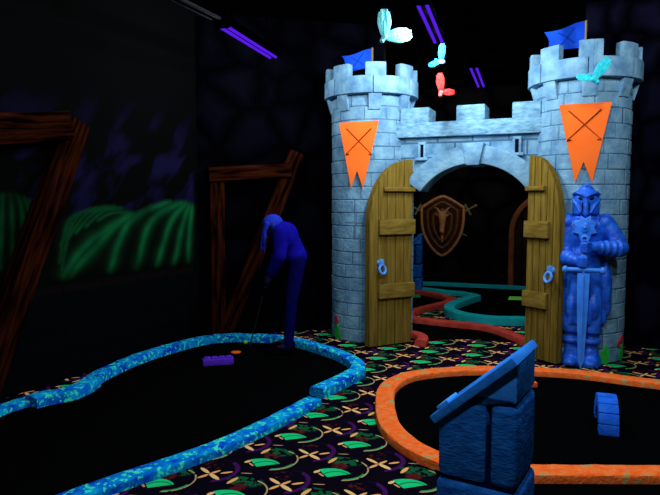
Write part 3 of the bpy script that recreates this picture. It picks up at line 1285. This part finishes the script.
def slab(name, poly, t, mat, label, cat='putting green', z0=0.0, group=None):
    mb = MB()
    b = bmesh.new()
    f = b.faces.new([b.verts.new((p.x, p.y, z0)) for p in poly])
    g = bmesh.ops.extrude_face_region(b, geom=[f])
    for e in g['geom']:
        if isinstance(e, bmesh.types.BMVert):
            e.co.z = z0 + t
    bmesh.ops.triangulate(b, faces=[f for f in b.faces if len(f.verts) > 4])
    mb.bm(b)
    c = sum((Vector((p.x, p.y, 0)) for p in poly), Vector()) / len(poly)
    o = link(name, mb, mat, origin=c, smooth=False)
    return tag(o, label, cat, group)


BG = 'blue spattered rails round the left putting green'
LW = .135
r1 = rail('rail', [(-60, 433), (-30, 420), (0, 407), (15, 402), (29, 398)], LW, .05, RAILBLUE, 'low blue rail at the left edge of the photo, before the raised stretch', group=BG)
r2 = rail('rail', [(31, 396.5), (42, 393.5), (56, 391), (72, 387.5), (84, 382), (92, 376.5)], LW * 1.12, .085, RAILBLUE, 'short raised blue rail beside the strip of carpet along the mural wall', group=BG)
r3 = rail('rail', [(93.5, 375), (101, 370.5), (112, 365.5), (128, 358.5), (152, 350), (177, 343), (201, 337.2), (225, 334.4), (250, 334.3), (276, 335.6), (300, 339.5), (324, 346), (344, 353.2), (356, 360.5), (357, 367.5), (343, 375.5), (329, 382), (316.5, 387.5)], LW, .08, RAILBLUE,
          'long blue rail curving round the far end of the left green, behind the person', group=BG)
r4 = rail('rail', [(314, 397.5), (294, 408), (268.5, 421), (244, 432.5), (218, 443.5), (178, 458), (161, 463.5), (113, 479.5), (83, 490), (40, 506), (-20, 530), (-60, 546)], LW, .05, RAILBLUE,
          'low blue rail along the near side of the left green', group=BG)
slab('putting_green', r1 + r2 + r3 + r4, .006, FELT, 'black felt putting green inside the blue rails')
OW = .145
ro = rail('rail', [(760, 396), (700, 388), (660, 381.5), (639, 379), (605, 374.5), (573, 371), (537, 368.8), (505, 367.8), (476, 367.6), (451, 368.6), (429, 370.6), (409, 373.8), (394.5, 380), (386, 389), (385.2, 404), (388, 419), (396, 430.5), (407, 440), (420, 448), (436, 455), (456, 461.5), (480, 466.5), (505, 468.8), (537, 469), (600, 469.3), (660, 469.6), (730, 470)], OW, .055, RAILORANGE,
          'orange rail looping round the right putting green behind the blue podium')
slab('putting_green', ro, .006, FELT, 'black felt putting green inside the orange rail')
near = [p for p in ro if p.x > .42 and p.y < 3.75]
i0 = next(i for i, p in enumerate(ro) if i > len(ro) // 2 and p.x > .60)
edge = [p + Vector((0, -.074, 0)) for p in ro[i0:]]
e0, e1 = edge[0], edge[-1]
slab('putting_green', edge + [Vector((e1.x, 1.2, 0)), Vector((e0.x + .05, 1.2, 0))], .006, FELT, 'black felt beyond the orange rail at the lower right corner, beside the podium')

FZ = .07
FG = 'rails of the hole seen through the castle arch'
rr_ = rail('rail', [(375, 287.5), (398, 288.5), (411, 289.5), (430, 292), (444, 295), (450.5, 297.6), (446, 301), (430, 305), (415, 309), (409, 312.5), (413, 316.5), (430, 318.8), (455, 321.5), (480, 324), (499, 328), (514, 333.5), (530, 339.5)], .13, FZ, RAILRED,
     'red rail winding in an S shape through the castle arch')
r5 = rail('rail', [(398, 330.5), (411, 331), (419, 333), (423, 336.5), (420, 340)], .12, FZ, RAILRED, 'short red rail end beside the foot of the left castle door')
r6 = rail('rail', [(380, 280.5), (423, 281.5), (470, 283.5), (523, 286), (570, 288.5)], .1, FZ, RAILTEAL, 'straight teal rail along the foot of the far wall')
r7 = rail('rail', [(424, 287.3), (445, 290), (463, 291.8), (476.5, 294)], .12, FZ, RAILTEAL, 'teal rail running from the far podium to a sharp corner')
r8 = rail('rail', [(476.5, 294.5), (466, 297.5), (455, 301.5), (449.5, 305), (452, 309), (466, 313), (490, 316), (523, 317), (570, 318)], .15, .1, RAILTEAL, 'thick teal rail curving from the sharp corner towards the right castle door')
slab('putting_green', [G(424, 289), G(470, 293.5), G(480, 296)] + [Vector((p.x, p.y, 0)) for p in r8[2:]] + [G(570, 290), G(424, 284)], .006, FELT, 'black felt putting green inside the teal rails')
i1 = max(range(len(rr_)), key=lambda i: -abs((rr_[i] - G(409, 312.5)).length))
slab('putting_green', list(rr_[i1:]) + [G(524, 341.5), G(470, 339), G(428, 340.5), G(400, 341), G(398, 318)], .006, FELT, 'black felt strip in front of the winding red rail, inside the arch')
i2 = i1
slab('putting_green', list(rr_[:i2]) + [G(385, 305)], .006, FELT, 'black felt putting green behind the first bend of the red rail')
g1 = G(410, 296)
slab('green_mat', [G(395, 298), G(395, 294.8), G(419.5, 294.8), G(420.5, 298)], .006, mk('green_mat_paint', (.01, .3, .1)), 'small green mat on the felt behind the red rail', 'mat', z0=.006)
slab('lime_mat', [G(508, 300.3), G(509.5, 297.2), G(530, 297.7), G(530, 300.8)], .008, LIME, 'small lime green mat on the felt inside the teal rails', 'mat', z0=.006)

# ------------------------------------------------------------------ small things on the greens
p = G(245.6, 344.8)
mb = MB()
mb.ell((p.x, p.y, .006 + .0215), .0215, 20)
tag(link('golf_ball', mb, LIMEBALL, origin=(p.x, p.y, .006)), 'glowing lime golf ball on the black felt by the putter', 'ball')
p = G(236, 353)
mb = MB()
mb.lathe([(.05, 0), (.05, .006), (.045, .009)], (p.x, p.y, .006), 28)
tag(link('marker_disc', mb, ORDISC, origin=(p.x, p.y, .006)), 'flat orange disc on the black felt near the golf ball', 'disc')
a, b = G(203, 367.3), G(234, 365.2)
dd = (b - a).normalized()
pp = Vector((-dd.y, dd.x, 0))
blk = empty('tee_block', (a + b) / 2 + Vector((0, 0, .006)))


def bfn(v):
    return a + dd * v.x + pp * v.y + Vector((0, 0, v.z + .006))


LB = (b - a).length
mb = MB()
mb.box((0, 0, 0), (LB, .09, .062), .01, fn=bfn)
link('block', mb, PURPLE, blk)
mb = MB()
for k in range(4):
    mb.box((LB * (.06 + .23 * k), .015, .06), (LB * (.06 + .23 * k + .19), .075, .075), .006, fn=bfn)
link('studs', mb, PURPLE, blk)
tag(blk, 'purple block lying on the black felt in front of the orange disc', 'block')
p = G(533.5, 388)
mb = MB()
mb.box((p.x - .03, p.y - .02, .006), (p.x + .03, p.y + .04, .05), .012)
tag(link('small_block', mb, ORDISC, origin=(p.x, p.y, .006)), 'tiny orange block half hidden behind the right edge of the podium', 'block')

# blue arch obstacle
ap = G(609, 437.5)
arc = empty('arch_obstacle', (ap.x, ap.y, .006), -R_(19.5))
RO, RI, AW = .215, .12, .062
blocks = MB()
nb = 9
for k in range(nb):
    a0, a1 = PI * k / nb + .008, PI * (k + 1) / nb - .008
    po = [((RO - RO * math.cos(a0 + (a1 - a0) * i / 5)), RO * math.sin(a0 + (a1 - a0) * i / 5)) for i in range(6)]
    po += [((RO - RI * math.cos(a1 + (a0 - a1) * i / 5)), RI * math.sin(a1 + (a0 - a1) * i / 5)) for i in range(6)]
    blocks.prism(po, -AW, AW, .006, fn=lambda v: Vector((v.y, v.x, max(0, v.z))))
core = MB()
po = [(RO - (RO - .006) * math.cos(PI * i / 24), (RO - .006) * math.sin(PI * i / 24)) for i in range(25)] + [(RO - (RI + .006) * math.cos(PI * i / 24), (RI + .006) * math.sin(PI * i / 24)) for i in range(24, -1, -1)]
core.prism(po, -AW + .006, AW - .006, fn=lambda v: Vector((v.y, v.x, v.z)))
link('arch_stones', blocks, ARCHBLUE, arc, local=True)
link('arch_core', core, PODIUM_GAP, arc, local=True)
tag(arc, 'small blue stone arch standing on the black felt inside the orange rail', 'arch')

# ------------------------------------------------------------------ podium
def make_podium():
    r = empty('podium', (0, 0, 0))
    Wp, Dp = .31, .30
    core = MB()
    core.box((.012, .012, 0), (Wp - .012, Dp - .012, .70))
    link('core', core, PODIUM_GAP, r, local=True)
    m = MB()
    m.box((-.012, -.012, .0), (Wp * .62, Dp + .012, .225), .022, seg=3)
    link('base_stone', m, PODIUM, r, local=True)
    m = MB()
    m.box((Wp * .62 + .008, -.012, .0), (Wp + .012, Dp + .012, .225), .022, seg=3)
    link('base_stone', m, PODIUM, r, local=True)
    m = MB()
    m.box((-.004, -.008, .235), (Wp + .006, Dp + .008, .452), .03, seg=3)
    link('base_stone', m, PODIUM, r, local=True)
    SL = .89
    zt = lambda x: .678 + SL * x
    m = MB()
    m.prism([(0, .465), (Wp * .63, .465), (Wp * .63, .785), (.095, .785), (0, zt(0) - .004)], 0, Dp, .026)
    link('pillar_stone', m, PODIUM, r, local=True)
    m = MB()
    m.box((Wp * .63 + .012, 0, .465), (Wp, Dp, .785), .03, seg=3)
    link('pillar_stone', m, PODIUM, r, local=True)
    m = MB()
    m.prism([(.11, .80), (Wp - .006, .80), (Wp - .006, zt(Wp) - .004), (.11, zt(.11) - .002)], .004, Dp - .004, .008)
    link('wedge', m, PODIUM_TOP, r, local=True)
    m = MB()
    x0, x1 = -.004, Wp + .0
    nx, nz = -SL / math.hypot(1, SL), 1 / math.hypot(1, SL)
    t = .034
    m.prism([(x0, zt(x0)), (x1, zt(x1)), (x1 + nx * t, zt(x1) + nz * t), (x0 + nx * t, zt(x0) + nz * t)], -.022, Dp + .022, .006)
    bd = link('slanted_board', m, PODIUM_TOP, r, local=True)
    m = MB()
    xa, xb = .03, .072
    q = .014
    m.prism([(xa + nx * t, zt(xa) + nz * t), (xb + nx * t, zt(xb) + nz * t), (xb + nx * (t + q), zt(xb) + nz * (t + q)), (xa + nx * (t + q), zt(xa) + nz * (t + q))], -.012, .10, .004)
    link('pencil_ledge', m, PODIUM_LIP, bd, local=True, label='pale blue raised ledge')
    return r


pod = make_podium()
PANG = R_(-31)
pc = G(518, 491, .475)
fd = Vector((math.cos(PANG), math.sin(PANG), 0))
pod.location = (pc.x - fd.x * .31 - .007, pc.y - fd.y * .31, 0)
pod.rotation_euler = (0, 0, PANG)
tag(pod, 'blue stone podium with a slanted board standing in front of the orange rail', 'podium')
pod2 = copy_tree(pod)
q = G(421, 291.5)
fd2 = Vector((math.cos(R_(-14)), math.sin(R_(-14)), 0))
pod2.location = (q.x - fd2.x * .315, q.y - fd2.y * .315, 0)
pod2.rotation_euler = (0, 0, R_(-14))
tag(pod2, 'distant blue stone podium half hidden behind the left castle door', 'podium')

# ------------------------------------------------------------------ person putting
PY = 6.03


def pp_(px, py, dy=0.0):
    v = AT(px, py, PY + dy)
    return v


def person():
    hipL, hipR = pp_(297.5, 262, -.08), pp_(296.5, 262, .08)
    pel = pp_(296, 256)
    chest = pp_(285.5, 237)
    neck = pp_(279, 226)
    head = pp_(271.5, 226.5)
    shL, shR = pp_(281, 232, -.16), pp_(281, 232, .16)
    elL, elR = pp_(280, 257, -.19), pp_(278, 256, .16)
    haL, haR = pp_(270, 275, -.03), pp_(269, 279, .02)
    knL, knR = pp_(291, 304, -.10), pp_(291.5, 304, .09)
    anL, anR = pp_(287, 346, -.11), pp_(288, 346, .10)
    anL.z = anR.z = .09
    fd = Vector((-1, -.15, 0)).normalized()
    b = MB()
    # head with face turned down to the ball
    hd = (head - neck).normalized()
    b.ell(head, (.092, .076, .112), 20, rot=Matrix.Rotation(-.95, 3, 'Y'))
    f = Vector((-.62, -.05, -.78)).normalized()            # the way the face looks
    upf = Vector((-.78, 0, .62))
    sd = f.cross(upf).normalized()
    b.ell(head + f * .085 - upf * .0, (.018, .016, .022), 10)
    b.ell(head + f * .075 - upf * .05, (.03, .03, .018), 10)
    b.ell(head + f * .06 - upf * .085, (.035, .035, .03), 10)
    for s in (-1, 1):
        b.ell(head + sd * s * .078, (.022, .014, .03), 10)
        b.ell(head + f * .075 + sd * s * .032 + upf * .02, (.014, .014, .012), 8)
    b.cap(neck, head, .056, .06)
    b.chain([neck, chest, pel], [.06, .09, .08])
    for sh, el, ha, s in ((shL, elL, haL, -1), (shR, elR, haR, 1)):
        b.chain([chest.lerp(sh, .4), sh, el, ha], [.06, .05, .038, .028])
        b.ell(ha + Vector((-.012, 0, -.04)), (.028, .022, .045), 12)
        # fingers closed on the grip
        for k in range(4):
            c0 = ha + Vector((-.02, s * .018, -.022 - .019 * k))
            b.chain([c0, c0 + Vector((-.026, -s * .008, -.004)), c0 + Vector((-.026, -s * .032, -.008)), c0 + Vector((-.006, -s * .036, -.010))], [.0095, .009, .0085, .0075], 8)
        b.chain([ha + Vector((-.01, s * .012, -.01)), ha + Vector((-.035, s * .0, -.035)), ha + Vector((-.038, -s * .004, -.06))], [.011, .010, .009], 8)
    for hp, kn, an, s in ((hipL, knL, anL, -1), (hipR, knR, anR, 1)):
        b.chain([pel, hp, kn, an], [.075, .068, .046, .035])
        b.chain([an, an + fd * .16 + Vector((0, 0, -.055))], [.042, .032])
    o = link('person', b.remesh(.008, 3, .5), SKIN, origin=Vector((anL.x, (anL.y + anR.y) / 2, 0)))
    tag(o, 'person in a blue top and navy trousers bending over a putter on the left green', 'person')
    # shirt
    m = MB()
    m.ell(chest, (.135, .185, .155), 22)
    m.chain([neck.lerp(chest, .3), chest, chest.lerp(pel, .6), pel + Vector((.0, 0, -.0))], [.09, .125, .118, .115], 18)
    m.ell(pel, (.105, .145, .10), 20)
    for sh, el, ha in ((shL, elL, haL), (shR, elR, haR)):
        m.chain([chest.lerp(sh, .5), sh, sh.lerp(el, .98), el.lerp(ha, .8)], [.11, .082, .062, .048], 16)
    link('shirt', m.remesh(.012, 5, .5), SHIRT, o)
    # trousers
    m = MB()
    for hp, kn, an in ((hipL, knL, anL), (hipR, knR, anR)):
        m.chain([pel + Vector((0, 0, -.03)), hp, kn, an + Vector((.01, 0, -.02))], [.085, .085, .06, .047], 18)
    link('trousers', m.remesh(.012, 4, .5), JEANS, o)
    for an in (anL, anR):
        m = MB()
        m.chain([an + Vector((.03, 0, -.035)), an + fd * .1 + Vector((0, 0, -.04)), an + fd * .19 + Vector((0, 0, -.05))], [.05, .044, .036], 14)
        m.box((an.x - .23, an.y - .045, .008), (an.x + .075, an.y + .045, .03), .01)
        link('shoe', m.remesh(.009, 3, .5), SHOE, o)
    # long hair falling forward over the face
    m = MB()
    m.ell(head + Vector((.015, 0, .03)), (.105, .088, .095), 20)
    for k in range(9):
        t = (k - 4) / 4
        y = t * .075
        q0 = head + Vector((-.035 - .02 * (1 - t * t), y, .03))
        ln = (.21, .13, .19, .10, .22, .15, .12, .20, .17)[k]
        m.chain([q0, q0 + Vector((-.022, 0, -.07)), q0 + Vector((-.026 - .008 * (k % 3), 0, -.07 - ln * .5)), q0 + Vector((-.03 - .014 * (k % 3), 0, -.07 - ln))], [.024, .019, .014, .006], 10)
    link('hair', m.remesh(.008, 2, .5), HAIR, o, label='long pale blue hair hanging down')
    return haL, haR


haL, haR = person()
grip = (haL + haR) / 2 + Vector((-.038, 0, -.05))
gt = grip + Vector((.03, 0, .10))
hb = G(250.5, 345.5)
hb.z = .02
putt = empty('putter', (hb.x, hb.y, 0.006))
mb = MB()
mb.cap(gt, gt.lerp(hb, .3), .013, .010, 10)
link('grip', mb, SHOE, putt)
mb = MB()
mb.cap(gt.lerp(hb, .28), hb + Vector((0, 0, .0)), .006, .0055, 8)
link('shaft', mb, STEEL, putt)
mb = MB()
mb.box((hb.x - .015, hb.y - .055, .0075), (hb.x + .012, hb.y + .045, .034), .006)
link('head', mb, STEEL, putt)
tag(putt, 'dark putter held by the bending person', 'golf club')

# ------------------------------------------------------------------ timber frames
def beam(name, parent, p0, p1, wdt, thk, n, bev=.012):
    """beam between two points with its grain along its own length; n: outward normal of the wall behind"""
    p0, p1 = Vector(p0), Vector(p1)
    d = (p1 - p0)
    L_ = d.length
    d.normalize()
    x = d.cross(n).normalized()
    n2 = x.cross(d) * (1 if x.cross(d).dot(n) > 0 else -1)
    if x.cross(n2).dot(d) < 0:
        x = -x
    o_ = p0 - wloc(parent)
    M = Matrix(((x.x, n2.x, d.x, o_.x), (x.y, n2.y, d.y, o_.y), (x.z, n2.z, d.z, o_.z), (0, 0, 0, 1)))

    def fn(v):
        k = noise.noise((v.z * 2.1, v.x * 3, v.y * 3 + p0.x)) * .012
        return Vector((v.x + k, v.y, v.z))
    mb = MB()
    mb.box((-wdt / 2, 0, 0), (wdt / 2, thk, L_), bev, fn=fn, cuts=(0, 0, 10))
    o = link(name, mb, TIMBER, parent, local=True)
    o.matrix_local = M
    return o


def on_wall(px, py, off=.0):
    return RP(px, py, W0 + WN * off, WN)


t1 = empty('timber_frame', Vector((on_wall(10, 380).x, on_wall(10, 380).y, 0)) + WN * .02)
q0 = on_wall(83, 122, .17)
q1 = on_wall(6, 345, .17)
dq = (q1 - q0)
q1 = q0 + dq * ((0.02 - q0.z) / dq.z)
beam('leaning_post', t1, q1 - WN * .16, q0 - WN * .16, .19, .16, WN)
beam('lintel', t1, on_wall(-70, 131, .2) - WN * .19, on_wall(72, 125.5, .2) - WN * .19, .23, .2, WN)
q0 = on_wall(-75, 120, .17)
beam('post', t1, Vector((q0.x, q0.y, .02)) - WN * .16, q0 - WN * .16, .19, .16, WN)
tag(t1, 'reddish brown timber frame with a leaning post against the mural at the left edge', 'timber frame')

bd_ = (BK_END - W1).normalized()
BN = Vector((bd_.y, -bd_.x, 0))


def on_back(px, py, off=0.0):
    return RP(px, py, W1 + BN * off, BN)


t2 = empty('timber_frame', Vector((on_back(250, 330).x, on_back(250, 330).y, 0)) + BN * .02)
q0 = on_back(217, 178, .13)
beam('post', t2, Vector((q0.x, q0.y, .01)) - BN * .12, q0 - BN * .12, .16, .12, BN)
beam('lintel', t2, on_back(209, 174.5, .17) - BN * .16, on_back(292, 170, .17) - BN * .16, .16, .15, BN)
q0 = on_back(298, 152, .13)
q1 = on_back(232, 318, .13)
dq = (q1 - q0)
q1 = q0 + dq * ((0.01 - q0.z) / dq.z)
beam('leaning_post', t2, q1 - BN * .12, q0 - BN * .12, .17, .12, BN)
tag(t2, 'dim brown timber frame against the dark wall behind the person', 'timber frame')

# ------------------------------------------------------------------ far wall: shield and arched door
FN = Vector((FARD.y, -FARD.x, 0))


def on_far(px, py, off=0.0):
    return RP(px, py, FARP + FN * off, FN)


sc_ = on_far(442.5, 226, .0)
shd = empty('shield', sc_)


def sfn(v):
    return sc_ + FARD * v.x - FN * v.y + Vector((0, 0, v.z))


SW, SH_ = .40, .575


def heater(k, dz=0):
    P_ = []
    half = [(0, 1.0), (.3, .93), (.62, .80), (.93, .66), (1.0, .60), (1.0, .3), (.97, .0), (.85, -.32), (.6, -.64), (.3, -.88), (0, -1.0)]
    for (x, z) in half:
        P_.append(Vector((x * SW * k, 0, z * SH_ * k + dz)))
    for (x, z) in half[-2:0:-1]:
        P_.append(Vector((-x * SW * k, 0, z * SH_ * k + dz)))
    return P_


mb = MB()
mb.prism([(p.x, p.z) for p in heater(.97)], -.06, -.005, .008, fn=sfn)
link('plate', mb, SHIELD_IN, shd)
mb = MB()
mb.tube([sfn(p + Vector((0, -.06, 0))) for p in smooth_path(heater(.96), 3, True)], .027, 10, closed=True, up=tuple(FN))
link('rim', mb, BRONZE_L, shd, label='lighter bronze rim')
for k in (.74, .5):
    mb = MB()
    mb.tube([sfn(p + Vector((0, -.062, 0))) for p in smooth_path([Vector((p.x * (.85 if k < .6 else .92), 0, p.z)) for p in heater(k, .02)], 3, True)], .022, 8, closed=True, up=tuple(FN))
    link('inner_ridge', mb, BRONZE, shd)
mb = MB()
mb.ell((0, -.09, .2), (.085, .05, .09), 16)
mb.cap((0, -.11, .14), (0, -.14, -.06), .07, .045, 14)
mb.ell((0, -.15, -.09), (.05, .045, .05), 14)
for k in range(4):
    mb.ell((0, -.09, -.15 - .045 * k), (.042 - .006 * k, .035, .022), 12)
for s in (-1, 1):
    mb.chain([(s * .05, -.09, .26), (s * .10, -.08, .33), (s * .15, -.075, .35)], [.025, .018, .006], 10)
    mb.chain([(s * .07, -.08, .2), (s * .13, -.07, .22)], [.025, .008], 10)
    mb.ell((s * .045, -.13, .17), (.02, .02, .016), 10)
hd_ = mb.remesh(.009, 2, .5)
hd_.v = [sfn(v) for v in hd_.v]
link('beast_head', hd_, BRONZE_L, shd)
for s in (-1, 1):
    mb = MB()
    d = Vector((s * .78, 0, .42)).normalized()
    pd = Vector((-d.z, 0, d.x))
    c = Vector((0, -.02, .06))
    e = c + d * .52
    mb.cap(sfn(c - d * .5), sfn(e), .012, .022, 8)
    mb.cap(sfn(e + pd * .1), sfn(e - pd * .1), .02, .02, 10)
    mb.cap(sfn(e), sfn(e + d * .14), .018, .018, 10)
    mb.ell(sfn(e + d * .16), .03, 12)
    link('crossed_sword', mb, HILT, shd)
tag(shd, 'bronze heraldic shield with a beast head and crossed swords on the far wall', 'shield')

dc = on_far(552, 240, 0)
ad = empty('arched_door', Vector((dc.x, dc.y, 0)))


def dfn(v):
    return Vector((dc.x, dc.y, 0)) + FARD * v.x - FN * v.y + Vector((0, 0, v.z))


mb = MB()
hw = .70
arcp = [Vector((-hw, -.08, .0))] + [Vector((-hw, -.08, z)) for z in (.4, .8)] + [Vector((-hw * math.cos(PI * i / 20), -.08, .95 + .72 * math.sin(PI * i / 20))) for i in range(21)] + [Vector((hw, -.08, z)) for z in (.8, .4, 0)]
mb.tube([dfn(p) for p in arcp], .055, 10, up=tuple(FN))
link('arch_frame', mb, mk('far_timber', (.2, .05, .02), (.3, .08, .03), 8, .7, .3, 30), ad)
mb = MB()
for k in range(8):
    x0, x1 = -hw + .02 + k * (2 * hw - .04) / 8, -hw + .02 + (k + 1) * (2 * hw - .04) / 8 - .012
    zt_ = lambda x: .95 + .70 * math.sqrt(max(0, 1 - (x / hw) ** 2))
    mb.prism([(x0, 0), (x1, 0), (x1, zt_(x1)), ((x0 + x1) / 2, zt_((x0 + x1) / 2)), (x0, zt_(x0))], -.05, -.005, .004, fn=dfn)
link('planks', mb, mk('far_planks', (.015, .008, .004), (.03, .015, .007), 8), ad)
tag(ad, 'dim arched wooden door on the far wall, mostly behind the right castle door', 'door')

# ------------------------------------------------------------------ hanging birds
def feather(mb, base, d, nrm, ln, wd_, mi=0):
    d = d.normalized()
    x = d.cross(nrm).normalized()
    rot = Matrix((x, d, nrm)).transposed()
    mb.ell(base + d * ln * .5, (wd_ * .5, ln * .5, .0045), 10, mi, rot=rot)


def bird(body_px, w1, w2, tail, Y, mat, mat_b, label, wd_=.42, dep=(-.03, .04)):
    c = AT(*body_px, Y)
    b0 = empty('hanging_bird', c)
    rgt, up = Vector((1, 0, 0)), Vector((0, 0, 1))
    for i, wp in enumerate((w1, w2)):
        e = AT(*wp, Y + dep[i])
        d = e - c
        Lw_ = d.length
        d.normalize()
        nrm = Vector((0.15, -1, .1))
        nrm = (nrm - d * nrm.dot(d)).normalized()
        side = d.cross(nrm)
        m = MB()
        m.chain([c, c + d * Lw_ * .55], [.016, .009], 10)
        W = Lw_ * wd_
        for k in range(11):
            t = k / 10
            for q, u in enumerate((-1, -.55, 0, .55, 1)):
                hw_ = W * .33 * min(1.0, .55 + .9 * t) * (1 - .5 * max(0, t - .6))
                base = c + d * Lw_ * (.04 + (.62 + .03 * (q % 2)) * t - .10 * u * u * t) + side * u * hw_ + nrm * (.004 * (1 - t) + .0015 * (q % 2))
                feather(m, base, d + side * u * .16, nrm, Lw_ * .36, W * .30)
        link('wing', m, mat, b0)
    tdir = AT(*tail, Y) - c
    m = MB()
    tl = max(tdir.length, .03)
    m.ell(c, (.024, .024, .024), 14)
    m.ell(c + tdir * .25, (.022, .022, .022), 14)
    hdp = c + tdir * .6
    m.ell(hdp, .02, 14)
    m.cap(hdp + Vector((0, -.015, -.002)), hdp + Vector((0, -.034, -.010)), .007, .002, 8)
    link('body', m.remesh(.004, 2, .5), mat_b, b0)
    m = MB()
    td = -tdir.normalized()
    nrm = Vector((0, -1, .05))
    nrm = (nrm - td * nrm.dot(td)).normalized()
    for k in range(5):
        an = (k - 2) * .22
        feather(m, c + td * .01 + Vector((0, .012, 0)), Matrix.Rotation(an, 3, nrm) @ td, nrm, .055, .014)
    link('tail', m, mat, b0)
    m = MB()
    m.cap(c, Vector((c.x, c.y, H)), .0007, .0007, 6, ends=False)
    link('thread', m, THREAD, b0, label='thin black hanging thread')
    tag(b0, label, 'bird', 'birds hung from the ceiling')


bird((384.5, 37), (384, 9), (411.5, 34), (380.5, 43), 4.98, BIRD_C, BIRD_C, 'large pale cyan bird hanging above the left castle tower', wd_=.5)
bird((441, 61.5), (442.5, 43.5), (428.5, 65.5), (444.5, 62), 5.75, BIRD_B, BIRD_BB, 'small blue bird with a pale head, hanging between the towers above the red bird', wd_=.4)
bird((441, 92.5), (439.8, 73), (454.5, 92), (440, 97), 5.85, BIRD_R, BIRD_RB, 'small red bird hanging above the middle of the castle wall', wd_=.42)
bird((593, 79), (609.5, 58.5), (576.5, 76.5), (600, 84), 5.1, BIRD_T, BIRD_T, 'turquoise bird hanging in front of the right tower parapet', wd_=.42)

# ------------------------------------------------------------------ blacklight fixtures
FZH = 3.05


def fixture(p0, p1, lit, label):
    p0, p1 = Vector((p0.x, p0.y, FZH)), Vector((p1.x, p1.y, FZH))
    d = (p1 - p0).normalized()
    sd = Vector((d.y, -d.x, 0))
    mid = (p0 + p1) / 2
    L_ = (p1 - p0).length
    f = empty('blacklight_fixture', mid)

    def fn(v):
        return mid + sd * v.x + d * v.y + Vector((0, 0, v.z))
    m = MB()
    m.box((-.075, -L_ / 2 - .03, .02), (.075, L_ / 2 + .03, .075), .008, fn=fn)
    link('housing', m, HOUSING, f)
    for s in (-1, 1):
        m = MB()
        m.cap(fn(Vector((s * .033, -L_ / 2, 0))), fn(Vector((s * .033, L_ / 2, 0))), .0135, .0135, 12, ends=False)
        link('tube', m, TUBE if lit else TUBE_OFF, f)
    for e in (-1, 1):
        m = MB()
        m.box((-.065, e * (L_ / 2 + .012) - .014, -.018), (.065, e * (L_ / 2 + .012) + .014, .024), .004, fn=fn)
        link('end_cap', m, HOUSING, f)
        m = MB()
        m.cap(fn(Vector((0, e * L_ * .35, .07))), Vector((*fn(Vector((0, e * L_ * .35, 0))).xy, H)), .004, .004, 6, ends=False)
        link('hanging_rod', m, HOUSING, f)
    tag(f, label, 'light fixture', 'blacklight fixtures')
    return mid, d


LAMPS = []


def lamp(p, watts, col=(.80, .93, 1.0), size=.08):
    l = bpy.data.lights.new('blacklight_glow', 'POINT')
    l.energy = watts
    l.color = col
    l.shadow_soft_size = size
    o = bpy.data.objects.new('blacklight_glow', l)
    C.objects.link(o)
    o.location = p
    LAMPS.append(o)


f1, d1 = fixture(G(223, 26.5, FZH), G(273, 57.5, FZH), True, 'twin tube blacklight with violet tubes hanging at the upper left')
f2, d2 = fixture(G(421.5, 3, FZH), G(438.5, 42, FZH), True, 'twin tube blacklight with violet tubes beside the large cyan bird')
f3, d3 = fixture(G(473, 66.5, FZH), G(481, 86.5, FZH), True, 'small distant twin tube blacklight with violet tubes above the castle arch')
f0, d0 = fixture(G(150, -14, FZH), G(217, 19, FZH), False, 'unlit twin tube fixture with grey tubes at the top edge, upper left')
for f, d, e in ((f1, d1, 20), (f2, d2, 70), (f3, d3, 24)):
    for k in (-.3, .3):
        lamp(f + d * k + Vector((0, 0, -.10)), e, size=.06)
# unseen lamps, assumed overhead and to the right, added to brighten podium, rails and birds
for (x, y, e) in ((-1.9, 2.6, 34), (.1, 1.0, 105), (2.7, 3.6, 88), (.9, 2.6, 118)):
    lamp(Vector((x, y, 3.4)), e * 1.15, size=.12)
# unseen lamp added to brighten the far room
lamp(Vector((2.2, 9.2, 2.98)), 28)
